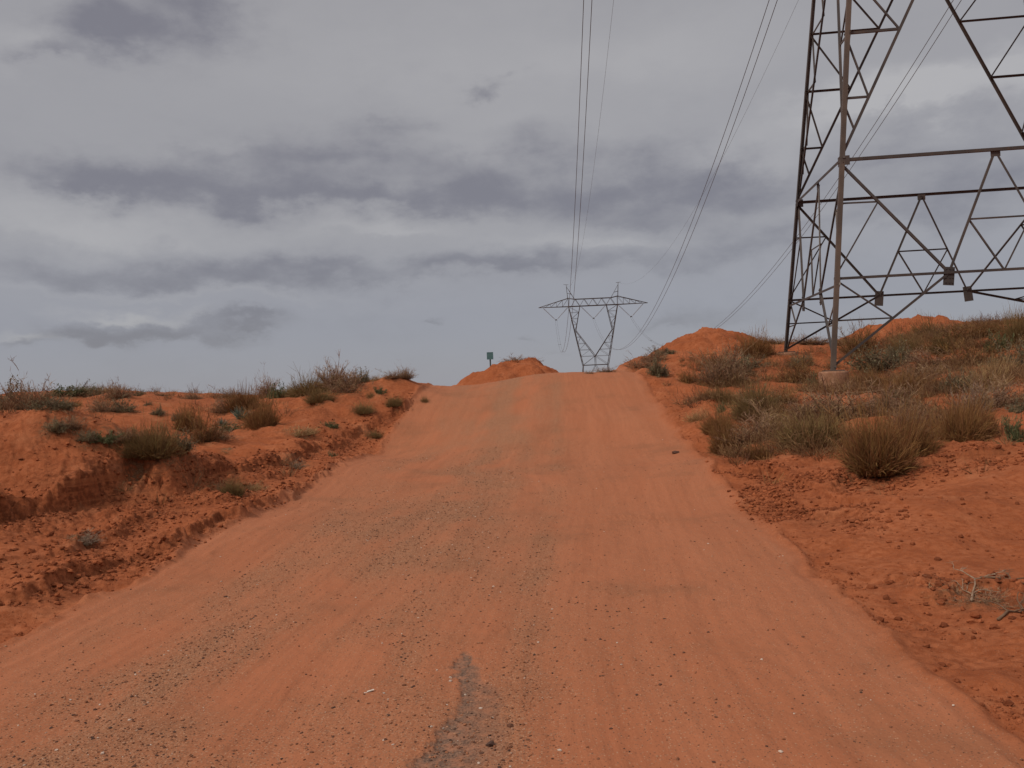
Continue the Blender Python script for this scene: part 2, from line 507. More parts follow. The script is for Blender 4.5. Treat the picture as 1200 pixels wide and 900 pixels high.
def np_mesh(name, V, faces, mat, smooth=True, attrs=None):
    """V (n,3); faces: list of (m,k) arrays"""
    me = bpy.data.meshes.new(name)
    V = np.asarray(V, np.float32)
    me.vertices.add(len(V)); me.vertices.foreach_set("co", V.ravel())
    nl = sum(f.size for f in faces); nf = sum(len(f) for f in faces)
    me.loops.add(nl); me.polygons.add(nf)
    me.loops.foreach_set("vertex_index", np.concatenate([f.ravel() for f in faces]).astype(np.int32))
    cnt = np.concatenate([np.full(len(f), f.shape[1]) for f in faces])
    st = np.concatenate([[0], np.cumsum(cnt)[:-1]])
    me.polygons.foreach_set("loop_start", st.astype(np.int32)); me.polygons.foreach_set("loop_total", cnt.astype(np.int32))
    me.polygons.foreach_set("use_smooth", np.full(nf, smooth, bool))
    if attrs:
        for k, v in attrs.items():
            a = me.attributes.new(k, "FLOAT", "POINT"); a.data.foreach_set("value", np.asarray(v, np.float32))
    me.update(calc_edges=True)
    me.materials.append(mat)
    return me


def obj(name, data, parent=None):
    o = bpy.data.objects.new(name, data); COL.objects.link(o)
    if parent:
        o.parent = parent
    return o


def tag(o, label=None, cat=None, group=None, kind=None):
    if label: o["label"] = label
    if cat: o["category"] = cat
    if group: o["group"] = group
    if kind: o["kind"] = kind
    return o


def empty(name, loc, rz=0.0):
    o = bpy.data.objects.new(name, None); COL.objects.link(o)
    o.location = loc; o.rotation_euler = (0, 0, rz); o.empty_display_size = .3
    return o


# ------------------------------------------------------------------ the land: one polar sheet, split into road and ground
PLANTS = []


def contact_shade_mask(x, y):  # contact shade painted round each plant base, broken up like ground debris
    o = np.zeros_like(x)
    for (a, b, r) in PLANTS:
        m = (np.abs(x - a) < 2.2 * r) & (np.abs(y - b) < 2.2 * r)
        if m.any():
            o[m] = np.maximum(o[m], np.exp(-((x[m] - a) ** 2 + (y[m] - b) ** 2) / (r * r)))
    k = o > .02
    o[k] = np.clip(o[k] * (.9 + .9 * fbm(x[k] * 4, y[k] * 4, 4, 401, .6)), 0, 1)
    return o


def build_land():
    rad = np.concatenate([np.linspace(.25, 2.4, 24), np.exp(np.arange(math.log(2.5), math.log(46), .0037)),
                          np.exp(np.arange(math.log(46.4), math.log(4500), .028)), [9000.]])
    fine = np.arange(-.64, .64, .00135)
    coarse = np.arange(.64, 2 * math.pi - .64, .03)
    az = np.concatenate([fine, coarse])
    nr, na = len(rad), len(az)
    A, R = np.meshgrid(az, rad)
    X = np.sin(A) * R; Y = np.cos(A) * R
    h, t, road, grav, asp, crust = terrain(X.ravel(), Y.ravel(), attrs=True)
    V = np.stack([X.ravel(), Y.ravel(), h], 1)
    idx = np.arange(nr * na).reshape(nr, na)
    nx = np.roll(idx, -1, axis=1)
    q = np.stack([idx[:-1], nx[:-1], nx[1:], idx[1:]], -1).reshape(-1, 4)
    cap = idx[0][None, ::-1]
    ctr = road[q].mean(1) > .5
    at_ = dict(road=road, gravel=grav, asphalt=asp, crust=crust, across=np.clip(t, -60, 60), litter=contact_shade_mask(X.ravel(), Y.ravel()))  # litter holds the painted contact shade round the plants

    def sub(faces):
        u, inv = np.unique(np.concatenate([f.ravel() for f in faces]), return_inverse=True)
        out = []; k = 0
        for f in faces:
            out.append(inv[k:k + f.size].reshape(f.shape)); k += f.size
        return u, [f[:, ::-1] for f in out]
    u, f = sub([q[~ctr]])
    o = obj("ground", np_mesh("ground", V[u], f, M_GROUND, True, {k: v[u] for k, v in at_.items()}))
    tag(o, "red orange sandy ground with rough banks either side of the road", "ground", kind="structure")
    u, f = sub([q[ctr], cap])
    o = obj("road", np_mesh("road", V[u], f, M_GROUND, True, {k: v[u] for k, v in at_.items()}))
    tag(o, "graded red dirt road with gravel and wheel marks rising to a crest", "road", kind="structure")



def mound(px, py, wl, wr, top_py, d, label, seed, flat=2.0, depth=1.0):
    """a heap of loose soil resting on the land"""
    c = pt(px, py, d)
    w = .5 * (wl + wr) * d / F
    kl = .5 * (wl + wr) / wl; kr = .5 * (wl + wr) / wr
    top = pt(px, top_py, d)[2]
    z0 = zat(c[0], c[1])
    hh = top - z0
    n = 90
    gx = np.linspace(-1.45, 1.45, n)
    U, W = np.meshgrid(gx, gx)
    Us = np.where(U < 0, U * kl, U * kr)
    a = np.arctan2(W, Us)
    rr = np.hypot(Us, W) * (1 + .16 * fbm(np.cos(a) * 1.3 + seed, np.sin(a) * 1.3, 3, seed)) + .05 * perlin(U * 3 + seed, W * 3, seed)
    prof = np.where(rr < 1, .7 * (1 - rr ** flat) + .3 * (1 - sstep(0, 1, rr)), 1 - rr)
    prof = np.clip(prof, -.25, 1)
    X = c[0] + U * w; Y = c[1] + W * w * depth
    base = terrain(X.ravel(), Y.ravel(), detail=True).reshape(X.shape)
    Z = base + hh * prof + (.13 * fbm(X * 1.5, Y * 1.5, 4, seed + 3) + .06 * np.clip(fbm(X * 5, Y * 5, 3, seed + 5), 0, 1)) * sstep(-.05, .3, prof)
    Z = np.where(prof <= -.04, base - .15, Z)
    V = np.stack([X, Y, Z], -1).reshape(-1, 3)
    idx = np.arange(n * n).reshape(n, n)
    q = np.stack([idx[:-1, :-1], idx[:-1, 1:], idx[1:, 1:], idx[1:, :-1]], -1).reshape(-1, 4)
    keep = (prof.ravel()[q] > -.12).any(1)
    q = q[keep]
    u, inv = np.unique(q.ravel(), return_inverse=True)
    V = V[u]; o_ = np.array([c[0], c[1], z0])
    cr_ = np.clip(fbm(V[:, 0] * 1.2, V[:, 1] * 1.2 + V[:, 2], 3, seed + 8), 0, 1) * .5
    z = np.zeros(len(V))
    me = np_mesh("dirt_mound", V - o_, [inv.reshape(-1, 4)], M_GROUND, True, dict(road=z, gravel=z, asphalt=z, crust=cr_, across=z + 3))
    o = obj("dirt_mound", me); o.location = o_
    tag(o, label, "dirt mound", "heaps of red soil on the skyline")
    return c, w, hh


mound(612, 447, 98, 56, 422, 32, "low red dirt heap at the road crest topped by two small bushes", 101, 2.2)
mound(834, 410, 74, 62, 386, 33, "bare rounded red mound on the bank right of the road", 102, 2.4)
mound(1062, 397, 85, 75, 375, 38, "red mound seen behind the legs of the near pylon", 103, 2.2)


# ------------------------------------------------------------------ lattice pylons
class MB:
    def __init__(s):
        s.v = []; s.f = []

    def angle(s, p, q, size, n, th=None, flip=False):
        """steel angle section from p to q; one flange lies in the face with outward normal n"""
        p = Vector(p); q = Vector(q); d = (q - p).normalized()
        b = -(Vector(n) - d * d.dot(Vector(n)))
        if b.length < 1e-4:
            b = d.orthogonal()
        b.normalize()
        a = d.cross(b).normalized()
        if flip: a = -a
        th = th or max(size * .11, .006)
        cs = [(0, 0), (size, 0), (size, th), (th, th), (th, size), (0, size)]
        k = len(s.v)
        for e in (p, q):
            for (u, w) in cs:
                s.v.append(e + a * (u - size * .5) + b * w)
        for i in range(6):
            j = (i + 1) % 6
            s.f.append((k + i, k + j, k + 6 + j, k + 6 + i))
        s.f.append(tuple(k + i for i in reversed(range(6)))); s.f.append(tuple(k + 6 + i for i in range(6)))

    def corner(s, p, q, size, ax, ay, th):
        """corner leg: flanges run from the corner along ax and ay"""
        p = Vector(p); q = Vector(q); ax = Vector(ax); ay = Vector(ay)
        cs = [(0, 0), (size, 0), (size, th), (th, th), (th, size), (0, size)]
        k = len(s.v)
        for e in (p, q):
            for (u, w) in cs:
                s.v.append(e + ax * u + ay * w)
        for i in range(6):
            j = (i + 1) % 6
            s.f.append((k + i, k + j, k + 6 + j, k + 6 + i))
        s.f.append(tuple(k + i for i in reversed(range(6)))); s.f.append(tuple(k + 6 + i for i in range(6)))

    def tube(s, pts, r, seg=6, caps=True):
        k0 = len(s.v); n = len(pts)
        pts = [Vector(p) for p in pts]
        rr = r if hasattr(r, "__len__") else [r] * n
        ref = None
        for i, p in enumerate(pts):
            d = (pts[min(i + 1, n - 1)] - pts[max(i - 1, 0)]).normalized()
            if ref is None:
                ref = d.orthogonal().normalized()
            a = (ref - d * ref.dot(d)).normalized(); ref = a
            b = d.cross(a)
            for j in range(seg):
                t = 2 * math.pi * j / seg
                s.v.append(p + (a * math.cos(t) + b * math.sin(t)) * rr[i])
        for i in range(n - 1):
            for j in range(seg):
                j2 = (j + 1) % seg
                s.f.append((k0 + i * seg + j, k0 + i * seg + j2, k0 + (i + 1) * seg + j2, k0 + (i + 1) * seg + j))
        if caps:
            s.f.append(tuple(k0 + j for j in reversed(range(seg)))); s.f.append(tuple(k0 + (n - 1) * seg + j for j in range(seg)))

    def box(s, c, sx, sy, sz, ax=(1, 0, 0), ay=(0, 1, 0), az=(0, 0, 1)):
        c = Vector(c); ax = Vector(ax); ay = Vector(ay); az = Vector(az); k = len(s.v)
        for w in (-1, 1):
            for (u, v) in ((-1, -1), (1, -1), (1, 1), (-1, 1)):
                s.v.append(c + ax * (u * sx / 2) + ay * (v * sy / 2) + az * (w * sz / 2))
        for f in ((3, 2, 1, 0), (4, 5, 6, 7), (0, 1, 5, 4), (1, 2, 6, 5), (2, 3, 7, 6), (3, 0, 4, 7)):
            s.f.append(tuple(k + i for i in f))

    def build(s, name, mat, parent=None, smooth=False):
        me = bpy.data.meshes.new(name)
        me.from_pydata([tuple(v) for v in s.v], [], s.f)
        me.materials.append(mat)
        if smooth:
            for p in me.polygons: p.use_smooth = True
        me.update()
        return obj(name, me, parent)


TOWER_XY = (14.29, 27.0)
TOWER_YAW = -0.1105
TZ0 = 1.0                                   # world height of the near pylon's local zero
WB, SB, ZB = 8.52 / 2, 5.87 / 2, 7.91       # half width, half depth and (world) height of the belt
KW, KS = .1058, .0796
ZW = 16.25                                  # waist
ZG = 4.47                                   # gusset level
GO = 1.49


def hw(z): return WB + KW * (ZB - z)
def hs(z): return SB + KS * (ZB - z)


def L(p):                                    # heights above are world heights of the near pylon
    return (p[0], p[1], p[2] - TZ0)


def corner_pt(a, b, z): return L((a * hw(z), b * hs(z), z))


tu = np.array([math.cos(TOWER_YAW), math.sin(TOWER_YAW)]); tv = np.array([-math.sin(TOWER_YAW), math.cos(TOWER_YAW)])


def leg_world(a, b, z):
    return np.array(TOWER_XY) + tu * (a * hw(z)) + tv * (b * hs(z))


FOOT = {(-1, -1): 1.83, (-1, 1): 2.61}
for a, b in ((1, -1), (1, 1)):
    w = leg_world(a, b, 2.5)
    FOOT[(a, b)] = zat(w[0], w[1]) + .35


def build_pylon():
    root = empty("pylon", (TOWER_XY[0], TOWER_XY[1], TZ0), TOWER_YAW)
    tag(root, "huge steel lattice pylon filling the right side, feet on concrete blocks", "pylon", "steel lattice pylons of the power line")
    thin_parts = []
    # legs and footings
    for (a, b), zf in FOOT.items():
        m = MB()
        m.corner(corner_pt(a, b, zf - .06), corner_pt(a, b, ZW), .130, (-a, 0, 0), (0, -b, 0), .024)
        p = corner_pt(a, b, zf)
        m.box((p[0] - a * .08, p[1] - b * .08, p[2] + .015), .5, .5, .03)
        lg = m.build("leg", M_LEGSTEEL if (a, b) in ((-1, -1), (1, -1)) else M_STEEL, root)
        f = MB()
        c = (p[0] - a * .08, p[1] - b * .08)
        f.tube([(c[0], c[1], p[2] - 1.1), (c[0], c[1], p[2] - .05), (c[0], c[1], p[2] - .001), (c[0], c[1], p[2])], [.42, .41, .39, .25], 28)
        f.build("footing", M_CONC, lg)
    # four faces
    for face in range(4):
        if face == 0: P = lambda x, z: L((x * hw(z), -hs(z), z)); nrm = (0, -1, 0); fr = [(-1, -1), (1, -1)]; HB, inset = WB, hw
        elif face == 1: P = lambda x, z: L((x * hw(z), hs(z), z)); nrm = (0, 1, 0); fr = [(-1, 1), (1, 1)]; HB, inset = WB, hw
        elif face == 2: P = lambda x, z: L((-hw(z), x * hs(z), z)); nrm = (-1, 0, 0); fr = [(-1, -1), (-1, 1)]; HB, inset = SB, hs
        else: P = lambda x, z: L((hw(z), x * hs(z), z)); nrm = (1, 0, 0); fr = [(1, -1), (1, 1)]; HB, inset = SB, hs
        N = Vector(nrm)

        def off(p, o): return tuple(Vector(p) - N * o)
        side = face >= 2
        big = .070 if not side else .062

        def brace(name, p, q, size, o=.03, flip=False, mat=M_STEEL):
            m = MB(); m.angle(off(p, o), off(q, o), size, nrm, flip=flip)
            return m.build(name, mat, root)
        go = GO / hw(ZG) if not side else .36
        zg = ZG if not side else ZG - .2
        mid = (0, ZB)
        brace("belt_beam", P(-1, ZB), P(1, ZB), .088, .012)
        brace("tie_beam", P(-1, zg), P(1, zg), .07, .05)
        for k, sgn in enumerate((-1, 1)):
            zf = FOOT[fr[k]] + .08
            gp = P(sgn * go, zg)
            brace("diagonal_brace", P(sgn, ZB - .05), gp, big, .075, sgn > 0)
            brace("diagonal_brace", P(sgn, zf), gp, big, .078, sgn > 0)
            brace("diagonal_brace", P(0, ZB - .03), gp, big * .85, .081, sgn > 0, M_GALV if side and sgn < 0 else M_STEEL)
            g = MB()
            hgt = Vector((0, 0, 1))
            ax = Vector((1, 0, 0)) if not side else Vector((0, 1, 0))
            dn = (ax * (sgn * .32 * 0 - sgn * -.10) + Vector((0, 0, -1))).normalized()
            sd = dn.cross(N).normalized()
            g.box(Vector(off(gp, .10)) + dn * .10, .29, .02, .52, sd, N, dn)
            for bu in (-.09, 0, .09):
                for bv in (-.10, .02, .14, .28):
                    g.box(Vector(off(gp, .083)) + sd * bu + dn * bv, .032, .03, .032, sd, N, dn)
            g.build("gusset_plate", M_STEEL, root)
            # plate where the belt meets the leg
            c_ = MB(); ax2 = ax * (1 if not side else 1)
            c_.box(Vector(off(P(sgn, ZB), .004)) - ax2 * sgn * .16 + Vector((0, 0, -.02)), .20, .014, .27, ax2, N, Vector((0, 0, 1)))
            c_.build("gusset_plate", M_STEEL, root)
            # redundant members
            md = lambda A, B, t=.5: tuple(Vector(A) * (1 - t) + Vector(B) * t)
            d1 = md(P(sgn, ZB - .05), gp, .36); d2 = md(P(sgn, zf), gp, .53)
            zl1 = d1[2] + TZ0; zl2 = d2[2] + TZ0
            lg_g = P(sgn, zg)
            for A, B in ((P(sgn, zl1 + .02), d1), (lg_g, d1), (lg_g, d2), (P(sgn, zl2), d2)):
                thin_parts.append(brace("thin_brace", A, B, .043, .11, sgn > 0, M_GALV if side and sgn < 0 else M_STEEL))
            v1 = md(P(0, ZB - .03), gp, .56)
            thin_parts.append(brace("thin_brace", v1, P(0, zg), .045, .12, sgn > 0))
            if sgn < 0: vprev = v1
            else: thin_parts.append(brace("thin_brace", vprev, v1, .045, .125))
        c_ = MB(); c_.box(Vector(off(P(0, ZB), .070)) + Vector((0, 0, -.09)), .26, .014, .20, ax, N, Vector((0, 0, 1)))
        c_.build("gusset_plate", M_STEEL, root)
        # inverted V above the belt up to the waist, with its redundant members
        lv = [ZB, 9.75, 11.7, 13.65, ZW]
        armx = lambda z: 1 - (z - ZB) / (ZW - ZB)      # offset of the arm, as a share of the belt half width
        for sgn in (-1, 1):
            A = lambda z: P(sgn * armx(z) * HB / inset(z), z)
            Bl = lambda z: P(sgn, z)
            brace("diagonal_brace", A(ZB + .03), A(ZW), (.085 if not side else .07), .06, sgn > 0)
            for k in (1, 2, 3):
                thin_parts.append(brace("thin_brace", Bl(lv[k]), A(lv[k]), .06 if k != 2 else .07, .09, sgn > 0))
                thin_parts.append(brace("thin_brace", Bl(lv[k]), A(lv[k - 1]) if k > 1 else A(.5 * (lv[0] + lv[1])), .05, .10, sgn > 0))
            thin_parts.append(brace("thin_brace", Bl(ZW), A(lv[3]), .05, .10, sgn > 0))
        brace("waist_beam", P(-1, ZW), P(1, ZW), .13, .02)
    # forked upper body (fork arms), crossarm, earth wire peaks
    ZC, ZE, ZA, ZT = ZW + 2.4, ZW + 9.4, ZW + 16.0, ZW + 17.9
    w0, d0 = hw(ZW), hs(ZW)

    def outer(z): return w0 + (6.6 - w0) * (z - ZW) / (ZA - ZW)
    def dep(z): return d0 + (.85 - d0) * (z - ZW) / (ZA - ZW)
    def inner(z):
        if z <= ZE: return .05 + (outer(ZE) - .40) * (z - ZC) / (ZE - ZC)
        return (outer(ZE) - .38) + (3.55 - (outer(ZE) - .38)) * (z - ZE) / (ZA - ZE)
    for a in (-1, 1):
        m = MB()
        for b in (-1, 1):
            N = (0, b, 0)
            Q = lambda w, z: L((a * w, b * dep(z), z))
            m.angle(Q(outer(ZW), ZW), Q(outer(ZA), ZA), .17, N)
            m.angle(Q(inner(ZC), ZC), Q(inner(ZE), ZE), .15, N)
            m.angle(Q(inner(ZE), ZE), Q(inner(ZA), ZA), .15, N)
            m.angle(Q(.0, ZW), Q(.05, ZC), .09, N); m.angle(Q(w0, ZW), Q(.05, ZC), .08, N)
            zs = [ZC + (ZE - ZC) * i / 4 for i in range(5)]
            for i in range(4):
                m.angle(Q(outer(zs[i]), zs[i]), Q(inner(zs[i]), zs[i]), .06, N)
                m.angle(Q(outer(zs[i]), zs[i]), Q(inner(zs[i + 1]), zs[i + 1]), .06, N)
            zs = [ZE + (ZA - ZE) * i / 4 for i in range(5)]
            for i in range(4):
                z1, z2 = zs[i], zs[i + 1]
                p, q = (outer, inner) if i % 2 == 0 else (inner, outer)
                m.angle(Q(p(z1), z1), Q(q(z2), z2), .06, N)
                m.angle(Q(outer(z2), z2), Q(inner(z2), z2), .06, N)
        for w, z1, z2 in ((outer, ZW, ZA),):
            zs = [z1 + (z2 - z1) * i / 8 for i in range(9)]
            for i in range(8):
                b = 1 if i % 2 else -1
                m.angle(L((a * w(zs[i]), b * dep(zs[i]), zs[i])), L((a * w(zs[i + 1]), -b * dep(zs[i + 1]), zs[i + 1])), .06, (a, 0, 0))
        m.build("fork_arm", M_STEEL, root)
    m = MB()
    TIP = 14.7
    for b in (-1, 1):
        N = (0, b, 0); D = .85
        m.angle(L((-6.6, b * D, ZA)), L((6.6, b * D, ZA)), .15, N)
        m.angle(L((-4.9, b * D, ZT)), L((4.9, b * D, ZT)), .13, N)
        for a in (-1, 1):
            m.angle(L((a * 6.6, b * D, ZA)), L((a * TIP, b * .12, ZA + .05)), .14, N)
            m.angle(L((a * 4.9, b * D, ZT)), L((a * 6.6, b * D, ZT + .35)), .12, N)
            m.angle(L((a * 6.6, b * D, ZT + .35)), L((a * TIP, b * .12, ZA + .05)), .12, N)
            m.angle(L((a * 6.6, b * D, ZA)), L((a * 6.6, b * D, ZT + .35)), .10, N)
            for k in range(1, 5):
                s0, s1 = (k - 1) / 5, k / 5
                x0 = 6.6 + (TIP - 6.6) * s0; x1 = 6.6 + (TIP - 6.6) * s1
                zt = lambda s: ZT + .35 + (ZA + .05 - ZT - .35) * s
                dd = lambda s: D + (.12 - D) * s
                m.angle(L((a * x0, b * dd(s0), zt(s0))), L((a * x1, b * dd(s1), ZA)), .05, N)
                m.angle(L((a * x1, b * dd(s1), zt(s1))), L((a * x1, b * dd(s1), ZA)), .05, N)
        n = 10
        for i in range(n):
            x0 = -5.9 + 11.8 * i / n; x1 = -5.9 + 11.8 * (i + 1) / n
            z0_, z1_ = (ZA, ZT) if i % 2 == 0 else (ZT, ZA)
            m.angle(L((max(-4.9, min(4.9, x0)) if z0_ == ZT else x0, b * D, z0_)), L((max(-4.9, min(4.9, x1)) if z1_ == ZT else x1, b * D, z1_)), .085, N)
    for i in range(13):
        x = -6.6 + 13.2 * i / 12
        m.angle(L((x, -.85, ZA)), L((x, .85, ZA)), .05, (0, 0, -1))
    m.build("crossarm", M_STEEL, root)
    for a in (-1, 1):
        m = MB()
        for b in (-1, 1):
            m.angle(L((a * 6.75, b * .8, ZT + .35)), L((a * 7.0, b * .08, ZT + 4.0)), .10, (0, b, 0))
            m.angle(L((a * 4.9, b * .8, ZT)), L((a * 6.9, b * .1, ZT + 3.4)), .08, (0, b, 0))
            m.angle(L((a * 5.7, b * .5, ZT + 1.4)), L((a * 6.8, b * .5, ZT + 1.7)), .06, (0, b, 0))
        m.angle(L((a * 6.4, 0, ZT + 4.0)), L((a * 7.7, 0, ZT + 4.1)), .09, (0, -1, 0))
        m.build("earth_wire_peak", M_STEEL, root)
    # three V strings of insulators
    ZI = ZA - 3.6
    for cx in (-10.1, 0, 10.1):
        for a in (-1, 1):
            top = Vector(L((cx + a * (3.3 if cx == 0 else 3.5), 0, ZA - .1 if cx == 0 else ZA + .02)))
            bot = Vector(L((cx + a * .22, 0, ZI + .25)))
            m = MB(); pts = []; rr = []
            n = 26
            for i in range(n + 1):
                t = i / n
                for dt, r_ in ((0, .035), (.012, .125), (.020, .125), (.024, .035)):
                    pts.append(top.lerp(bot, min(1, t * .97 + dt))); rr.append(r_ if .06 < t < .95 else .03)
            m.tube(pts, rr, 8)
            m.build("insulator_string", M_INS, root)
        m = MB()
        m.box(L((cx, 0, ZI + .18)), .5, .06, .28); m.box(L((cx - .225, 0, ZI)), .07, .35, .10); m.box(L((cx + .225, 0, ZI)), .07, .35, .10)
        m.build("wire_clamp", M_STEEL, root)
    return root, thin_parts, ZI, ZT


pylon, thin_parts, ZI, ZT = build_pylon()

# the next pylon along the line, beyond the crest
FD = 230.0
fw = pt(698, 427.5, FD)
far_loc = Vector((fw[0], fw[1], fw[2] - (ZW - TZ0)))
far_yaw = -.03
far = pylon.copy(); COL.objects.link(far)
far.location = far_loc; far.rotation_euler = (0, 0, far_yaw)
far["label"] = "small distant pylon with wide crossarm standing beyond the crest of the road"
for ch in list(pylon.children):
    if ch in thin_parts or ch.name.startswith("gusset"):
        continue
    c = ch.copy(); COL.objects.link(c); c.parent = far
    for g_ in ch.children:
        d_ = g_.copy(); COL.objects.link(d_); d_.parent = c


# ------------------------------------------------------------------ conductors
def tower_pt(loc, yaw, p):
    c, s = math.cos(yaw), math.sin(yaw)
    return Vector((loc[0] + c * p[0] - s * p[1], loc[1] + s * p[0] + c * p[1], loc[2] + p[2]))


nl = Vector((TOWER_XY[0], TOWER_XY[1], TZ0))


def span(p, q, sag, n=220):
    out = []
    for i in range(n + 1):
        t = (i / n) ** 1.25
        v = p.lerp(q, t); v.z -= 4 * sag * t * (1 - t)
        out.append(v)
    return out


for cx, lab in ((-10.1, "pair of dark conductors of the left phase falling almost straight down to the far pylon"),
                (0, "pair of dark conductors of the middle phase slanting down left to the far pylon"),
                (10.1, "pair of conductors of the right phase passing behind the near pylon and a mound")):
    p0 = tower_pt(nl, TOWER_YAW, (cx, 0, ZI - TZ0 - .05)); q0 = tower_pt(far_loc, far_yaw, (cx, 0, ZI - TZ0 - .05))
    root = empty("conductor_bundle", p0)
    tag(root, lab, "power line", "bundled conductors strung between the pylons")
    for s_ in (-.225, .225):
        pp = span(p0 + Vector((s_, 0, 0)), q0 + Vector((s_, 0, 0)), 16.0)
        m = MB(); m.tube([v - p0 for v in pp], .019, 6)
        m.build("conductor", M_WIRE, root, True)
    cl = span(p0, q0, 16.0, 400)
    for t in (.088, .80):
        c = cl[int(400 * t ** (1 / 1.25))] - p0
        m = MB(); m.box(c, .45, .035, .05); m.box(c + Vector((-.225, 0, 0)), .08, .1, .08); m.box(c + Vector((.225, 0, 0)), .08, .1, .08)
        m.build("spacer", M_STEEL, root)
for a, lab in ((-1, "thin earth wire at the top just right of the left pair of conductors"),
               (1, "faint thin earth wire right of the middle pair of conductors")):
    p0 = tower_pt(nl, TOWER_YAW, (a * 7.0, 0, ZT + 4.0 - TZ0)); q0 = tower_pt(far_loc, far_yaw, (a * 7.0, 0, ZT + 4.0 - TZ0))
    m = MB(); m.tube([v - p0 for v in span(p0, q0, 10.5)], .010, 5)
    o = m.build("earth_wire", M_WIRE, None, True); o.location = p0
    tag(o, lab, "earth wire", "thin earth wires strung between pylon peaks")

# ------------------------------------------------------------------ sign beyond the crest
sb = pt(575, 434, 40)
sg = empty("marker_sign", (sb[0], sb[1], sb[2] - .9))
tag(sg, "small teal marker sign on a thin post beside the dirt heap at the crest", "sign")
m = MB(); m.tube([(0, 0, -.4), (0, 0, 1.45)], .035, 8); m.build("post", M_POST, sg)
m = MB(); m.box((0, -.05, 1.58), .30, .03, .34); m.build("panel", M_TEAL, sg)


# ------------------------------------------------------------------ plants
class Ribbons:
    """thin blades gathered into one mesh"""
    def __init__(s):
        s.V = []; s.Fq = []; s.al = []; s.tn = []; s.n = 0

    def strand(s, P, w, tone, a0=0.0, a1=1.0):
        P = np.asarray(P); k = len(P)
        d = np.gradient(P, axis=0); d /= np.linalg.norm(d, axis=1)[:, None] + 1e-9
        r = rng.normal(size=3)
        side = np.cross(d, r); side /= np.linalg.norm(side, axis=1)[:, None] + 1e-9
        ww = (w * np.linspace(1, .25, k))[:, None] * .5
        s.V.append(np.stack([P - side * ww, P + side * ww], 1).reshape(-1, 3))
        i = np.arange(k - 1) * 2 + s.n
        s.Fq.append(np.stack([i, i + 1, i + 3, i + 2], 1))
        s.al.append(np.repeat(np.linspace(a0, a1, k), 2)); s.tn.append(np.full(2 * k, tone)); s.n += 2 * k

    def leaf(s, c, d, ln, wd, tone, al):
        d = d / (np.linalg.norm(d) + 1e-9)
        r = np.cross(d, rng.normal(size=3)); r /= np.linalg.norm(r) + 1e-9
        s.V.append(np.array([c, c + d * ln * .5 + r * wd * .5, c + d * ln, c + d * ln * .5 - r * wd * .5]))
        s.Fq.append(np.array([[s.n, s.n + 1, s.n + 2, s.n + 3]]))
        s.al.append(np.full(4, al)); s.tn.append(np.full(4, tone)); s.n += 4

    def mesh(s, name, mat):
        return np_mesh(name, np.concatenate(s.V), [np.concatenate(s.Fq)], mat, False, dict(along=np.concatenate(s.al), tone=np.concatenate(s.tn)))


def curve(p, d, ln, k=5, droop=.15, wob=.08):
    """bent stem"""
    P = [np.array(p, float)]
    d = np.array(d, float); d /= np.linalg.norm(d)
    for i in range(k - 1):
        d = d + rng.normal(size=3) * wob + np.array([0, 0, -droop * (i / k)])
        d /= np.linalg.norm(d)
        P.append(P[-1] + d * ln / (k - 1))
    return np.array(P)


def rdir(maxtilt, pw=1.0):
    t = maxtilt * rng.random() ** pw; a = rng.random() * 2 * math.pi
    return np.array([math.sin(t) * math.cos(a), math.sin(t) * math.sin(a), math.cos(t)])


def unit(v):
    return v / (np.linalg.norm(v, axis=-1, keepdims=True) + 1e-9)


def bend(B, D, Ln, k, droop, wob):
    """n bent stems at once -> (n, k, 3)"""
    n = len(B); P = np.empty((n, k, 3)); P[:, 0] = B; D = unit(D)
    st = (np.broadcast_to(Ln, (n,)) / (k - 1))[:, None]
    for i in range(1, k):
        D = D + rng.normal(size=(n, 3)) * wob; D[:, 2] -= droop * i / k
        D = unit(D); P[:, i] = P[:, i - 1] + D * st
    return P


class Blades:
    def __init__(s):
        s.V = []; s.Fq = []; s.al = []; s.tn = []; s.n = 0

    def add(s, P, w, tone, a0=0.0, a1=1.0, taper=.3):
        n, k, _ = P.shape
        d = unit(np.gradient(P, axis=1))
        side = unit(np.cross(d, rng.normal(size=(n, 1, 3)))) * (np.broadcast_to(w, (n,))[:, None] * np.linspace(1, taper, k)[None])[..., None] * .5
        s.V.append(np.stack([P - side, P + side], 2).reshape(-1, 3))
        i = (np.arange(n)[:, None] * k + np.arange(k - 1)[None]).ravel() * 2 + s.n
        s.Fq.append(np.stack([i, i + 1, i + 3, i + 2], 1))
        s.al.append(np.tile(np.repeat(np.linspace(a0, a1, k), 2), n)); s.tn.append(np.repeat(np.broadcast_to(tone, (n,)), 2 * k)); s.n += 2 * n * k

    def leaves(s, c, d, ln, wd, tone, al):
        n = len(c); d = unit(d); r = unit(np.cross(d, rng.normal(size=(n, 3))))
        ln = ln[:, None]; wd = wd[:, None]
        s.V.append(np.stack([c, c + d * ln * .5 + r * wd * .5, c + d * ln, c + d * ln * .5 - r * wd * .5], 1).reshape(-1, 3))
        s.Fq.append(np.arange(n * 4).reshape(n, 4) + s.n)
        s.al.append(np.repeat(al, 4)); s.tn.append(np.repeat(tone, 4)); s.n += 4 * n

    def mesh(s, name, mat):
        return np_mesh(name, np.concatenate(s.V), [np.concatenate(s.Fq)], mat, False, dict(along=np.concatenate(s.al), tone=np.clip(np.concatenate(s.tn), 0, 1)))


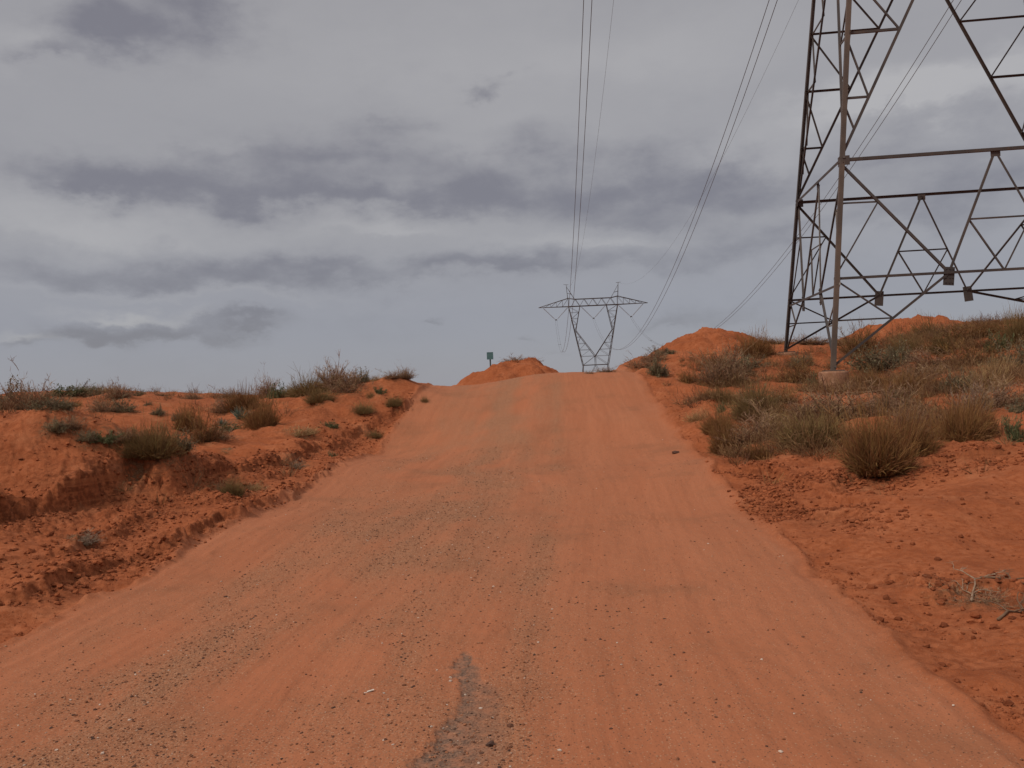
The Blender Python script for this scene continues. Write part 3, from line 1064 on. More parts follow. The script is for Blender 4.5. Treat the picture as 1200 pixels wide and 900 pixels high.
def stems_of(n, h, tilt, base, pw=.75, lumps=5, spread=.42):
    """start points, directions and lengths that fill a lumpy dome about 1 m wide"""
    a = rng.random(n) * 2 * math.pi
    t = tilt * rng.random(n) ** pw
    ph = rng.random(lumps + 3) * 2 * math.pi
    k = np.minimum((rng.random(n) ** 1.3 * lumps).astype(int), lumps - 1)
    rad_ = .27 * np.sqrt(rng.random(lumps)); rad_[0] *= .3
    cx = rad_ * np.cos(ph[:lumps]); cy = rad_ * np.sin(ph[:lumps])
    sc = .45 + .5 * rng.random(lumps); sc[0] = 1.0
    lean = rng.normal(size=(lumps, 2)) * .16
    t = np.minimum(t, 1.45)
    D = np.stack([np.sin(t) * np.cos(a) + lean[k, 0] + cx[k] * .8, np.sin(t) * np.sin(a) + lean[k, 1] + cy[k] * .8, np.cos(t)], 1)
    q = base * .62 * np.sqrt(rng.random(n)); b2 = a + rng.normal(size=n) * .9
    B = np.stack([cx[k] + q * np.cos(b2), cy[k] + q * np.sin(b2), np.full(n, -.05)], 1)
    R = 1 / np.sqrt((np.sin(t) / .40) ** 2 + (np.cos(t) / h) ** 2)
    lump = 1 + .25 * np.sin(3 * a + ph[0]) * np.sin(2.3 * t + ph[1]) + .15 * np.sin(7 * a + ph[2])
    Ln = R * lump * sc[k] * (.55 + spread * rng.random(n) + .16 * (rng.random(n) < .08))
    return B, D, Ln


def make_twiggy(h=.8, n=150, lean=0.0, mat=M_BRUSH, fine=1.0, tilt=1.2, dense=10):
    st = Blades(); fo = Blades()
    B, D, Ln = stems_of(n, h, tilt, .13)
    D[:, 0] += lean
    P = bend(B, D, Ln, 6, .06, .10)
    tn = rng.random(n)
    st.add(P, .015 * fine, tn, 0, .6)
    i = np.repeat(np.arange(n), dense); k = rng.integers(1, 6, n * dense)
    dd = unit(P[i, np.minimum(k + 1, 5)] - P[i, k - 1])
    Q = bend(P[i, k], dd + rng.normal(size=(len(i), 3)) * .5 + np.array([0, 0, .38]), Ln[i] * (.15 + .25 * rng.random(len(i))), 4, .03, .15)
    t2 = tn[i] + rng.normal(size=len(i)) * .25
    fo.add(Q, .0095 * fine, t2, .3, .95)
    for rep_ in range(2):
        kk = rng.integers(1, 4, len(i)); ar = np.arange(len(i))
        dq = unit(Q[ar, kk] - Q[ar, kk - 1])
        S = bend(Q[ar, kk], dq + rng.normal(size=dq.shape) * .5 + np.array([0, 0, .2]), Ln[i] * (.06 + .10 * rng.random(len(i))), 3, .02, .15)
        fo.add(S, .0085 * fine, t2 + rng.normal(size=len(i)) * .2, .5, 1)
    return st.mesh("stems", M_WOOD), fo.mesh("foliage", mat)


def make_strands(h=.7, n=1500, mat=M_RABBIT, tilt=1.0, w=.010, base=.26, droop=.12):
    r = Blades()
    B, D, Ln = stems_of(n, h, tilt, base, .8, 9, .5)
    Ln = Ln * (.42 + .5 * np.sqrt(rng.random(n)))
    P = bend(B, D, Ln, 6, droop, .07)
    tn = rng.random(n)
    r.add(P, w * (.7 + .6 * rng.random(n)), tn)
    # side shoots feather the outline
    m = n; i = rng.integers(0, n, m); k = rng.integers(2, 5, m)
    Q = bend(P[i, k], unit(P[i, k + 1] - P[i, k]) + rng.normal(size=(m, 3)) * .28, Ln[i] * (.15 + .25 * rng.random(m)), 3, .05, .08)
    r.add(Q, w * .8, tn[i] + rng.normal(size=m) * .2, .5, 1)
    return r.mesh("foliage", mat)


def make_leafy(h=.6, n=90, mat=M_SAGE, leaf=.05, tilt=1.25, nl=34):
    st = Blades(); r = Blades()
    B, D, Ln = stems_of(n, h, tilt, .13, .65)
    P = bend(B, D, Ln, 6, .05, .12)
    tn = rng.random(n)
    st.add(P, .016, tn)
    i = np.repeat(np.arange(n), nl); m = len(i)
    f_ = np.minimum((.28 + .72 * rng.random(m)) * 5, 4.99); k = f_.astype(int)
    seg = P[i, k + 1] - P[i, k]
    c = P[i, k] + seg * (f_ - k)[:, None] + rng.normal(size=(m, 3)) * .02
    r.leaves(c, rng.normal(size=(m, 3)) * .7 + unit(seg) * .8 + np.array([0, 0, .3]), leaf * (.5 + .8 * rng.random(m)), leaf * (.25 + .15 * rng.random(m)), tn[i] + rng.normal(size=m) * .2, f_ / 5)
    return st.mesh("stems", M_WOOD), r.mesh("foliage", mat)


def make_blades(h=.8, n=70, mat=M_YUCCA):
    r = Ribbons()
    for i in range(n):
        d = rdir(1.15, .8); ln = (.5 + .2 * rng.random())
        P = curve((rng.normal() * .03, rng.normal() * .03, 0), d, ln, 4, .05, .02)
        r.strand(P, .045, rng.random())
    return r.mesh("foliage", mat)


KINDS = {}


def variants(kind, fn, n):
    KINDS[kind] = [fn(i) for i in range(n)]


variants("brush", lambda i: make_twiggy(.72 + .06 * i, 170, rng.normal() * .1), 5)
variants("russet_brush", lambda i: make_twiggy(.9, 170, 0, M_RUSSET, 1.0, 1.0), 3)
variants("sage", lambda i: make_leafy(.62, 95, M_SAGE, .05), 4)
variants("green", lambda i: make_leafy(.65, 60, M_GREEN, .075), 3)
variants("olive", lambda i: make_strands(.75, 2500, M_RABBIT, 1.15, .009, .34, .14), 4)
variants("russet", lambda i: make_strands(.85, 2800, M_RUSSET, 1.1, .009, .34, .14), 4)
variants("dry", lambda i: make_strands(.75, 600, M_DRY, 1.05, .009), 3)
variants("blade", lambda i: make_blades(), 2)
variants("dead", lambda i: make_twiggy(.75, 90, .1, M_DEAD, 1.1), 2)

CATS = dict(brush=("desert_shrub", "shrub"), russet_brush=("desert_shrub", "shrub"), sage=("sagebrush", "shrub"), green=("leafy_weed", "plant"),
            olive=("broom_shrub", "shrub"), russet=("broom_shrub", "shrub"), dry=("grass_tussock", "grass tussock"),
            blade=("spiky_plant", "plant"), dead=("dead_shrub", "dead shrub"))
SIZES = {}
for v in KINDS.values():
    for src in v:
        me = src[-1] if isinstance(src, tuple) else src
        co = np.empty(len(me.vertices) * 3, np.float32); me.vertices.foreach_get("co", co); co = co.reshape(-1, 3)
        SIZES[me.name] = (float(np.percentile(co[:, 0], 97) - np.percentile(co[:, 0], 3)), float(np.percentile(co[:, 2], 99)))
cnt = {}


def plant(px, py, wpx, hpx, kind, label, group=None, at_xyz=None, sink=.03):
    if at_xyz is None:
        p, d = at(px, py)
    else:
        p, d = at_xyz
    W = wpx * d / F; H = hpx * d / F
    v = KINDS[kind]; k = cnt.get(kind, 0); cnt[kind] = k + 1
    src = v[k % len(v)]
    nm, cat = CATS[kind]
    meshes = src if isinstance(src, tuple) else (src,)
    if len(meshes) == 1:
        o = obj(nm, meshes[0])
    else:
        o = empty(nm, (0, 0, 0))
        for me in meshes:
            obj(me.name.split(".")[0], me, o)
    mw, mh = SIZES[meshes[-1].name]
    o.location = (p[0], p[1], p[2] - sink)
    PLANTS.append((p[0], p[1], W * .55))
    sxy = W / mw
    o.scale = (sxy, sxy, H / mh)
    o.rotation_euler = (random.uniform(-.06, .06), random.uniform(-.06, .06), random.uniform(0, 6.28))
    tag(o, label, cat, group or "wild shrubs on the sandy banks")
    return o


PL = [
    # left side, skyline and dune
    (6, 479, 44, 32, "sage", "dark sagebrush cut by the left edge of the view on the skyline"),
    (40, 479, 40, 34, "brush", "twiggy grey brown bush on the left skyline beside the edge sagebrush"),
    (34, 480, 24, 14, "sage", "low dark sagebrush in front of the twiggy bush at far left"),
    (64, 478, 34, 17, "sage", "grey sagebrush at the left foot of the far left dune"),
    (84, 463, 38, 12, "green", "green leafy weeds spread over the top of the far left dune"),
    (98, 463, 34, 14, "sage", "sage clump on the crown of the far left dune"),
    (86, 477, 14, 8, "olive", "tiny olive tuft at the foot of the far left dune"),
    (126, 459, 26, 8, "dry", "thin straw tuft on the second hump of the left dune"),
    (142, 466, 22, 17, "brush", "small round twiggy bush at the right end of the left dune"),
    (122, 482, 26, 16, "brush", "brown half of the dark double bush on the open left sand"),
    (140, 482, 24, 18, "sage", "dark half of the double bush on the open left sand"),
    (163, 463, 14, 7, "sage", "tiny dark shrub on the left skyline just right of the dune"),
    (190, 464, 12, 6, "brush", "tiny twig tuft alone on the left skyline"),
    (66, 503, 26, 15, "sage", "dark sagebrush behind the near left cut bank, left of its pair"),
    (83, 500, 22, 16, "brush", "grey shrub behind the near left cut bank, right of its pair"),
    (100, 514, 22, 14, "sage", "grey weed sprouting on the near left bank beside a green weed"),
    (106, 517, 20, 8, "green", "low bright green weed on the near left bank"),
    (126, 516, 22, 13, "green", "green weed left of the big olive bush"),
    (143, 515, 36, 15, "brush", "low brown brush behind the big olive bush"),
    (162, 530, 38, 26, "olive", "left lobe of the big olive bush on the near left sand"),
    (188, 531, 44, 33, "olive", "tallest lobe of the big olive bush on the near left sand"),
    (210, 524, 24, 22, "sage", "greyish shrub at the right end of the big olive bush"),
    (236, 518, 30, 42, "russet_brush", "tall red brown bush standing upright on the left sand"),
    (221, 505, 22, 28, "russet", "rusty tuft leaning on the tall red brown bush"),
    (247, 516, 26, 18, "brush", "low brown twigs at the right foot of the tall red brown bush"),
    (228, 468, 18, 11, "brush", "small dark brown bush alone on the left skyline"),
    (173, 475, 9, 6, "sage", "tiny sage tuft on the bare left sand, farther one"),
    (187, 486, 14, 12, "sage", "small pale sage on the bare left sand"),
    (212, 493, 16, 12, "sage", "small sage left of the tall red brown bush"),
    (281, 491, 20, 17, "blade", "larger spiky blue green plant among the left bushes"),
    (261, 499, 14, 12, "blade", "smaller spiky blue green plant among the left bushes"),
    (268, 482, 26, 16, "brush", "brown bush behind the spiky plants"),
    (288, 480, 28, 24, "russet", "orange tan bush behind the larger spiky plant"),
    (305, 499, 32, 30, "russet", "round rust coloured bush right of the spiky plants"),
    (275, 502, 36, 7, "green", "mat of green weeds in front of the spiky plants"),
    (268, 466, 18, 12, "brush", "small twiggy bush on the skyline above the spiky plants"),
    (311, 466, 22, 24, "brush", "upright twiggy bush on the left skyline above the rust bush"),
    (326, 466, 18, 18, "green", "dark green bush on the skyline right of an upright twiggy one"),
    (345, 464, 26, 12, "olive", "low olive shrub on the left bank skyline"),
    (366, 461, 38, 20, "olive", "rounded olive shrub on the bank left of the road crest"),
    (378, 469, 26, 14, "olive", "small olive shrub in front of the rounded one on the bank"),
    (388, 455, 30, 30, "brush", "tallest twiggy bush on the bank left of the road crest"),
    (408, 459, 34, 24, "brush", "round brown bush in front of the tallest twiggy bush"),
    (408, 448, 26, 18, "brush", "twiggy bush just right of the tallest one on the bank"),
    (427, 447, 18, 16, "sage", "dark bush at the right end of the left bank cluster"),
    (441, 446, 12, 8, "dry", "faint straw tuft between the bank cluster and the crest bush"),
    (462, 442, 18, 9, "brush", "low bush on the bank lip at the left of the road crest"),
    (473, 441, 16, 13, "brush", "small upright bush on the bank lip nearest the road crest"),
    (444, 461, 12, 9, "green", "small green weed high on the cut slope left of the road"),
    (435, 466, 10, 7, "olive", "small olive weed midway up the cut slope left of the road"),
    (462, 474, 14, 10, "olive", "weed on the cut slope close to the road crest"),
    (425, 482, 20, 10, "olive", "straggly weed below the bank cluster on the cut slope"),
    (387, 501, 16, 9, "green", "dark green weed at the foot of the left cut slope"),
    (352, 508, 34, 10, "dry", "dry straw patch on the left cut slope"),
    (499, 472, 9, 8, "olive", "tiny olive weed at the road edge near the crest"),
    (272, 577, 22, 16, "olive", "lone olive tussock beside the lower left of the road"),
    (256, 574, 20, 10, "dry", "straw tuft left of the lone olive tussock"),
    (293, 573, 24, 10, "dry", "straw tuft right of the lone olive tussock"),
    (347, 547, 24, 10, "dead", "flat dead twigs by the left road edge, nearer patch"),
    (389, 535, 12, 7, "green", "dark weed on the left road edge berm"),
    (437, 512, 14, 8, "olive", "low weed on the left road edge farther up"),
    (181, 541, 10, 8, "green", "tiny green weed below the big olive bush"),
    (92, 633, 28, 9, "dead", "flat dead scrub on the sand below the near left cut bank"),
    (265, 530, 12, 5, "olive", "tiny flat weed on the pale left sand"),
    # crest
    (605, 421, 22, 8, "brush", "left small bush on top of the dirt heap at the crest"),
    (624, 421, 18, 6, "brush", "right small bush on top of the dirt heap at the crest"),
    (690, 438, 9, 5, "brush", "tiny bush on the crest by the left foot of the far pylon"),
    (709, 436, 18, 7, "brush", "tiny bush on the crest by the right foot of the far pylon"),
    # right bank near the crest
    (750, 431, 22, 12, "brush", "lowest bush of the row on the skyline right of the road crest"),
    (762, 424, 22, 13, "brush", "middle bush of the row on the skyline right of the road crest"),
    (780, 415, 24, 10, "sage", "upper bush of the row climbing to the bare mound"),
    (769, 439, 20, 24, "sage", "dark upright sage on the slope right of the road crest"),
    (844, 449, 46, 42, "brush", "largest brown bush below the bare mound"),
    (863, 439, 28, 30, "sage", "dark grey sage attached to the largest brown bush below the mound"),
    (813, 448, 20, 16, "russet_brush", "small brown bush left of the largest one below the mound"),
    (855, 452, 26, 14, "dry", "straw tuft at the foot of the largest brown bush"),
    (888, 417, 30, 26, "russet", "tan broom bush on the skyline between mound and pylon"),
    (884, 430, 26, 12, "sage", "dark low sage in front of the tan broom bush"),
    (904, 402, 24, 8, "brush", "thin brush on the skyline just left of the pylon"),
    (866, 398, 10, 5, "sage", "tiny sage on the right shoulder of the bare mound"),
    (893, 484, 46, 34, "olive", "grey olive bush on the slope midway between road and footing"),
    (884, 480, 30, 24, "sage", "dark left side of the grey olive bush on the slope"),
    (830, 468, 24, 11, "russet", "low rusty tuft on the slope near the road"),
    (818, 491, 20, 14, "dry", "straw tussock closest to the road on the right slope"),
    (850, 472, 22, 18, "olive", "yellow green weed in the middle of the right slope"),
    (846, 483, 12, 12, "green", "small green weed below the yellow green one"),
    (845, 505, 30, 22, "russet", "rusty tuft above the straw clumps by the right road edge"),
    (857, 529, 36, 34, "russet", "straw brown clump at the lower end of the right slope"),
    (890, 517, 52, 38, "brush", "twiggy grey bush right of the straw brown clump"),
    (888, 537, 26, 16, "russet", "small brown tuft in front of the twiggy grey bush"),
    (912, 500, 26, 22, "dry", "pale straw tuft behind the twiggy grey bush"),
    (953, 518, 58, 34, "olive", "broad light green tussock right of the twiggy grey bush"),
    (921, 471, 26, 16, "russet_brush", "brown brush right of the grey olive bush"),
    (930, 449, 36, 32, "russet_brush", "brown bush standing left of the concrete footing"),
    (936, 428, 24, 16, "sage", "pale sage behind the brown bush at the back pylon leg"),
    (952, 456, 16, 18, "green", "dark green leafy plant touching the left of the concrete footing"),
    (948, 491, 46, 30, "brush", "left bush of the grey thicket in front of the footing"),
    (993, 491, 60, 36, "brush", "middle bush of the grey thicket in front of the footing"),
    (1036, 487, 56, 38, "brush", "right bush of the grey thicket in front of the footing"),
    (1056, 484, 36, 26, "sage", "dark sage at the right end of the grey thicket"),
    (1030, 545, 58, 60, "russet", "biggest russet broom bush above the clod strewn ledge"),
    (1062, 530, 46, 46, "russet", "russet broom bush merging into the right of the biggest one"),
    (1073, 505, 30, 36, "brush", "grey brush behind the two russet broom bushes"),
    (1122, 514, 48, 42, "russet", "russet broom bush farther right, left of its twin"),
    (1145, 510, 36, 38, "russet", "russet broom bush at the right end of the ledge"),
    (1093, 514, 24, 18, "dead", "bleached dead twigs between the russet broom bushes"),
    (1141, 482, 30, 34, "dead", "pale grey dead bush behind the right russet bushes"),
    (1172, 476, 48, 38, "brush", "dark brown bush at the right edge above the green weed"),
    (1196, 482, 30, 18, "sage", "low dark sage cut by the right edge of the view"),
    (1187, 516, 22, 30, "green", "dark green leafy weed at the right edge on the ledge"),
    # hillside under the pylon
    (1028, 432, 46, 28, "sage", "grey green sage on the hillside beneath the pylon"),
    (1056, 424, 26, 24, "sage", "darkest sage on the hillside beneath the pylon"),
    (1000, 415, 28, 36, "russet_brush", "reddish bush seen just right of the front pylon leg"),
    (986, 404, 22, 10, "brush", "thin brush on the skyline behind the front pylon leg"),
    (950, 403, 30, 10, "brush", "low brush on the skyline between the left pylon legs"),
    (1087, 395, 28, 18, "olive", "dark olive bush on the skyline right of the pylon mound"),
    (1103, 394, 16, 16, "brush", "small brown bush on the skyline beside the dark olive one"),
    (1130, 397, 40, 18, "russet_brush", "wide brown brush on the middle of the right skyline"),
    (1160, 391, 22, 12, "russet", "small rusty tuft on the right skyline"),
    (1169, 413, 24, 24, "green", "round dark green bush below the right skyline"),
    (1190, 402, 36, 36, "olive", "tall green bush on the skyline at the right edge"),
    (1192, 432, 34, 36, "sage", "grey bush at the right edge below the tall green one"),
    (1098, 432, 44, 26, "brush", "grey brush in the middle of the hillside"),
    (1138, 428, 48, 32, "russet_brush", "brown brush right of the middle of the hillside"),
    (1083, 448, 40, 24, "brush", "brown bush lower on the hillside, left of a dark one"),
    (1117, 458, 34, 24, "sage", "dark low bush on the lower hillside"),
    (1062, 462, 40, 26, "russet", "orange brown tuft above the grey thicket"),
    (1152, 458, 44, 34, "dry", "tall straw grass on the hillside above the dead bush"),
    (1172, 440, 32, 24, "dry", "pale straw tussock on the upper right hillside"),
    (1024, 455, 36, 20, "russet", "rusty tuft just right of the concrete footing"),
    (1068, 412, 26, 18, "olive", "olive bush on the slope of the pylon mound"),
    (1110, 412, 34, 20, "olive", "olive brush high on the hillside"),
]
GRP = {"crest": "small bushes along the road crest"}
mound_tops = {}
for row in PL:
    px, py, w, h, kind, label = row
    at_xyz = None
    if 600 <= px <= 630 and py < 425:
        p = pt(px, 425.0 if px < 615 else 424.5, 32); at_xyz = (p, 32.0)
    plant(px, py, w * 1.12, h * .96, kind, label, at_xyz=at_xyz)


# ------------------------------------------------------------------ loose dry grass and litter: nobody could count it
def patch_points(n, right):
    d = 11 + 26 * rng.random(n) ** 1.1 if right else 9.5 + 32 * rng.random(n)
    x = (180 + 470 * rng.random(n)) / F * d if right else (-640 + 460 * rng.random(n)) / F * d
    t, _ = road_t(x, d)
    m = np.abs(t) > 1.10
    x, y = x[m], d[m]
    dens = fbm(x * .5, y * .5, 3, 201)
    if right:
        dens = dens * 1.3 + .42 * sstep(13.2, 16.5, y) * sstep(4.5, 7.5, x) - .05 - .9 * (1 - sstep(12.8, 14.2, y)) - .8 * sstep(29, 33, y) * (1 - sstep(11, 13.5, x))
    else:
        dens = dens * 1.1 - .22 - .8 * (1 - sstep(13, 16, y))
    m = rng.random(len(x)) < np.clip(dens, 0.012, 1)
    x, y = x[m], y[m]
    return x, y, terrain(x, y)


def scatter(name, mat, n_right, n_left, nb, hgt, w, label, cat, twigs):
    xr = patch_points(n_right, True); xl = patch_points(n_left, False)
    x, y, z = [np.concatenate([a, b]) for a, b in zip(xr, xl)]
    n = len(x)
    r = Blades()
    H = hgt * (.35 + 1.0 * rng.random(n) ** 1.6)
    i = np.repeat(np.arange(n), nb); m = len(i)
    a = rng.random(m) * 6.283; t = 1.15 * rng.random(m) ** .8
    D = np.stack([np.sin(t) * np.cos(a), np.sin(t) * np.sin(a), np.cos(t)], 1)
    q = .42 * H[i] * np.sqrt(rng.random(m))
    B = np.stack([x[i] + q * np.cos(a), y[i] + q * np.sin(a), z[i] - .02], 1)
    Ln = H[i] * (.45 + .75 * rng.random(m))
    P = bend(B, D, Ln, 4, .14, .12 if twigs else .07)
    tn = rng.random(n)[i] + rng.normal(size=m) * .2
    r.add(P, w, tn)
    if twigs:
        for k in (1, 2, 3):
            Q = bend(P[:, k], D + rng.normal(size=D.shape) * .6 + np.array([0, 0, .3]), Ln * (.2 + .3 * rng.random(m)), 3, .03, .15)
            r.add(Q, w * .85, tn, .5, 1)
    o = obj(name, r.mesh(name, mat))
    tag(o, label, cat, kind="stuff")


M_DRYMIX = plant_material("thin_straw", (.235, .112, .045), (.345, .185, .080), .45)
M_SCRUB = plant_material("low_scrub_twigs", (.165, .085, .042), (.255, .140, .070), .45)
scatter("dry_grass", M_DRYMIX, 4000, 2200, 18, .25, .010, "thin dry straw grass scattered between the shrubs on the banks", "grass", False)
scatter("low_scrub", M_SCRUB, 4600, 2600, 20, .36, .011, "low brown scrub covering the hillside below the pylon", "ground cover", True)

ICO_V = None


def ico():
    t = (1 + 5 ** .5) / 2
    v = np.array([(-1, t, 0), (1, t, 0), (-1, -t, 0), (1, -t, 0), (0, -1, t), (0, 1, t), (0, -1, -t), (0, 1, -t), (t, 0, -1), (t, 0, 1), (-t, 0, -1), (-t, 0, 1)], float)
    f = np.array([(0, 11, 5), (0, 5, 1), (0, 1, 7), (0, 7, 10), (0, 10, 11), (1, 5, 9), (5, 11, 4), (11, 10, 2), (10, 7, 6), (7, 1, 8),
                  (3, 9, 4), (3, 4, 2), (3, 2, 6), (3, 6, 8), (3, 8, 9), (4, 9, 5), (2, 4, 11), (6, 2, 10), (8, 6, 7), (9, 8, 1)])
    return v / np.linalg.norm(v[0]), f


def stones(name, X, Y, S, tone, label, cat, mat, flat=.65):
    v, f = ico()
    n = len(X)
    Z = terrain(X, Y)
    an = rng.random(n) * 6.28
    ca, sa = np.cos(an)[:, None], np.sin(an)[:, None]
    P = v[None] * (1 + rng.normal(size=(n, 12, 1)) * .20)
    sx = (.7 + .6 * rng.random(n))[:, None]; sy = (.7 + .6 * rng.random(n))[:, None]; sz = (flat * (.7 + .5 * rng.random(n)))[:, None]
    x = P[..., 0] * sx; y = P[..., 1] * sy; z = P[..., 2] * sz
    V = np.stack([X[:, None] + S[:, None] * (x * ca - y * sa), Y[:, None] + S[:, None] * (x * sa + y * ca), Z[:, None] + S[:, None] * (z + flat * .35)], -1)
    Fc = f[None] + (np.arange(n) * 12)[:, None, None]
    o = obj(name, np_mesh(name, V.reshape(-1, 3), [Fc.reshape(-1, 3)], mat, False, dict(tone=np.repeat(tone, 12))))
    tag(o, label, cat, kind="stuff")


def gravel():
    n = 260000
    y = 3.3 * np.exp(rng.random(n) * math.log(20 / 3.3))
    l = np.interp(y, RY, RL); r = np.interp(y, RY, RR)
    x = l + (r - l) * (.02 + .96 * rng.random(n))
    _, t, road, grav, asp, _ = terrain(x, y, attrs=True)
    keep = rng.random(n) < np.clip(.04 + 1.1 * grav ** 1.5 + .25 * asp, 0, 1) * .34
    x, y, asp = x[keep], y[keep], asp[keep]
    s = .0026 + .0062 * rng.random(len(x)) ** 3 * (1 + .03 * y)
    big = rng.random(len(x)) < .002
    s = np.where(big, .010 + .010 * rng.random(len(x)), s)
    tone = np.clip(rng.beta(2.0, 2.2, len(x)), 0, 1)
    tone = np.where(rng.random(len(x)) < .025, .97, tone); tone = np.where(rng.random(len(x)) < .08, .06, tone)
    tone = np.where(big & (tone > .7), .15, tone)
    stones("gravel", x, y, s, tone, "scattered small gravel lying on the dirt road", "gravel", M_STONE)


gravel()


def clod_material():
    m, nt, b = new_mat("clod_soil", .95)
    g = G(nt); b.inputs["Specular IOR Level"].default_value = .05
    pos = g.n("ShaderNodeNewGeometry").outputs["Position"]
    c = g.mix(g.attr("tone"), (.17, .050, .022), (.36, .112, .046))
    g.link(c, b.inputs["Base Color"])
    bp = g.n("ShaderNodeBump"); bp.inputs["Distance"].default_value = .01; g.link(g.noise(pos, 90, 3), bp.inputs["Height"]); g.link(bp.outputs[0], b.inputs["Normal"])
    return m


M_CLOD = clod_material()


def clods():
    X = []; Y = []; S = []
    for k, (pl, drop, rch) in enumerate(LED):
        seg = np.linalg.norm(np.diff(pl, axis=0), axis=1); tot = seg.sum()
        n = int(tot * (1300 if k in (5, 6) else 420) * (.6 + drop * 1.6))
        u = np.sort(rng.random(n)) * tot
        cum = np.concatenate([[0], np.cumsum(seg)])
        x = np.interp(u, cum, pl[:, 0]); y = np.interp(u, cum, pl[:, 1])
        sp = (.17 if k == 6 else .22) + drop * .5
        X.append(x + rng.normal(size=n) * sp); Y.append(y + rng.normal(size=n) * sp - .08)
        S.append(.006 + .030 * rng.random(n) ** 4)
    # crumbs along both road edges and over the banks
    n = 5000
    y = 3.6 * np.exp(rng.random(n) * math.log(26 / 3.6)); sd = rng.random(n) < .5
    l = np.interp(y, RY, RL); r = np.interp(y, RY, RR)
    x = np.where(sd, l - .12 + rng.normal(size=n) * .22, r + .06 + np.abs(rng.normal(size=n)) * .20 - .06)
    X.append(x); Y.append(y); S.append(.004 + .012 * rng.random(n) ** 4)
    n = 9000
    y = 4 * np.exp(rng.random(n) * math.log(26 / 4)); sd = rng.random(n) < .5
    l = np.interp(y, RY, RL); r = np.interp(y, RY, RR)
    x = np.where(sd, l - rng.random(n) * (1.0 + .25 * y), r + .1 + rng.random(n) * (1 + .35 * y))
    X.append(x); Y.append(y); S.append(.005 + .026 * rng.random(n) ** 5)
    X = np.concatenate(X); Y = np.concatenate(Y); S = np.concatenate(S)
    # keep them off the running surface
    t, _ = road_t(X, Y)
    m = np.abs(t) > .96
    X, Y, S = X[m], Y[m], S[m]
    # gather in patches
    m = rng.random(len(X)) < np.clip(.5 + .9 * fbm(X * 1.1, Y * 1.1, 2, 301), .08, 1)
    X, Y, S = X[m], Y[m], S[m]
    tone = np.clip(rng.random(len(X)), 0, 1)
    stones("dirt_clods", X, Y, S, tone, "crumbled red clods and crumbs strewn along ledges and road edges", "dirt clods", M_CLOD, .8)


clods()


# ------------------------------------------------------------------ dead branch on the sand, lower right
def branch(px, py, rot, ln, label, seedv):
    p, d = at(px, py)
    m = MB()
    rs = np.random.default_rng(seedv)

    def grow(p, d, ln, r, lev):
        P = [np.array(p)]; dd = np.array(d)
        for i in range(5):
            dd = dd + rs.normal(size=3) * .14; dd[2] *= .8; dd /= np.linalg.norm(dd)
            P.append(P[-1] + dd * ln / 5)
        for q in P:
            zz = zat(q[0], q[1]) + r
            if q[2] < zz: q[2] = zz
        m.tube([tuple(q) for q in P], list(np.linspace(r, r * .45, 6)), 6)
        if lev < 3:
            for k in range(3 if lev else 4):
                i = rs.integers(2, 6); a = rs.choice([-1, 1]) * (.4 + .5 * rs.random())
                c, s = math.cos(a), math.sin(a)
                d2 = np.array([dd[0] * c - dd[1] * s, dd[0] * s + dd[1] * c, .10 + .22 * rs.random()])
                grow(P[i], d2, ln * (.35 + .25 * rs.random()), r * .55, lev + 1)
    grow((p[0], p[1], p[2] + .02), (math.cos(rot), math.sin(rot), .12), ln, .011, 0)
    loc = Vector(p)
    m.v = [v - loc for v in m.v]
    o = m.build("dead_branch", M_DEADWOOD, None, True); o.location = loc
    tag(o, label, "dead branch", "dead wood lying on the right sand")


M_DEADWOOD = flat_material("weathered_wood", (.25, .155, .095), (.35, .24, .16), .85, 30)
M_DARKWOOD = flat_material("dark_wood", (.13, .070, .038), (.19, .11, .065), .85, 30)
branch(1138, 710, 1.0, .42, "pale forked dead branch lying on the sand at lower right", 5)
_keep = M_DEADWOOD
M_DEADWOOD = M_DARKWOOD
branch(1150, 690, .35, .60, "dark tangled dead branch behind the pale forked one", 8)
branch(1170, 735, .5, .40, "short brown dead branch at the right edge below the others", 12)
M_DEADWOOD = _keep
plant(1135, 704, 62, 18, "brush", "crushed grey twigs heaped under the pale forked branch", "dead wood lying on the right sand")

build_land()

# small stone by the right road edge
p, d = at(792, 532)
v, f = ico()
rs = np.random.default_rng(4)
vv = v * (1 + rs.normal(size=(12, 1)) * .12) * np.array([.10, .055, .05])
o = obj("stone", np_mesh("stone", vv, [f], M_STONE, False, dict(tone=np.full(12, .12)))); o.location = (p[0], p[1], p[2] + .025)
o.rotation_euler = (0, 0, .5)
tag(o, "single dark stone lying on the right wheel track below the mound", "stone")


# scrap of pale litter on the road
p, d = at(431, 813)
m = MB()
for i_, (u0, u1, hh) in enumerate(((-.034, -.004, .004), (-.004, .036, .012))):
    m.box(((u0 + u1) / 2, i_ * .004, hh), u1 - u0, .014, .004, (1, .1 * i_, .18 * i_), (-.1 * i_, 1, 0), (0, 0, 1))
o = m.build("litter_scrap", flat_material("bleached_scrap", (.55, .47, .38), (.68, .60, .50), .8, 40)); o.location = (p[0], p[1], p[2] + .003); o.rotation_euler = (0, 0, .15)
tag(o, "thin pale scrap of litter lying left of the dark patch on the road", "litter")

# ------------------------------------------------------------------ light and sky
SUN_DIR = Vector((-.70, -.42, .80)).normalized()
sun_d = bpy.data.lights.new("sun", "SUN")
sun_d.energy = 2.1; sun_d.angle = math.radians(9); sun_d.color = (1.0, .93, .84)
sun = bpy.data.objects.new("sun", sun_d); COL.objects.link(sun)
sun.rotation_euler = SUN_DIR.to_track_quat("Z", "Y").to_euler()

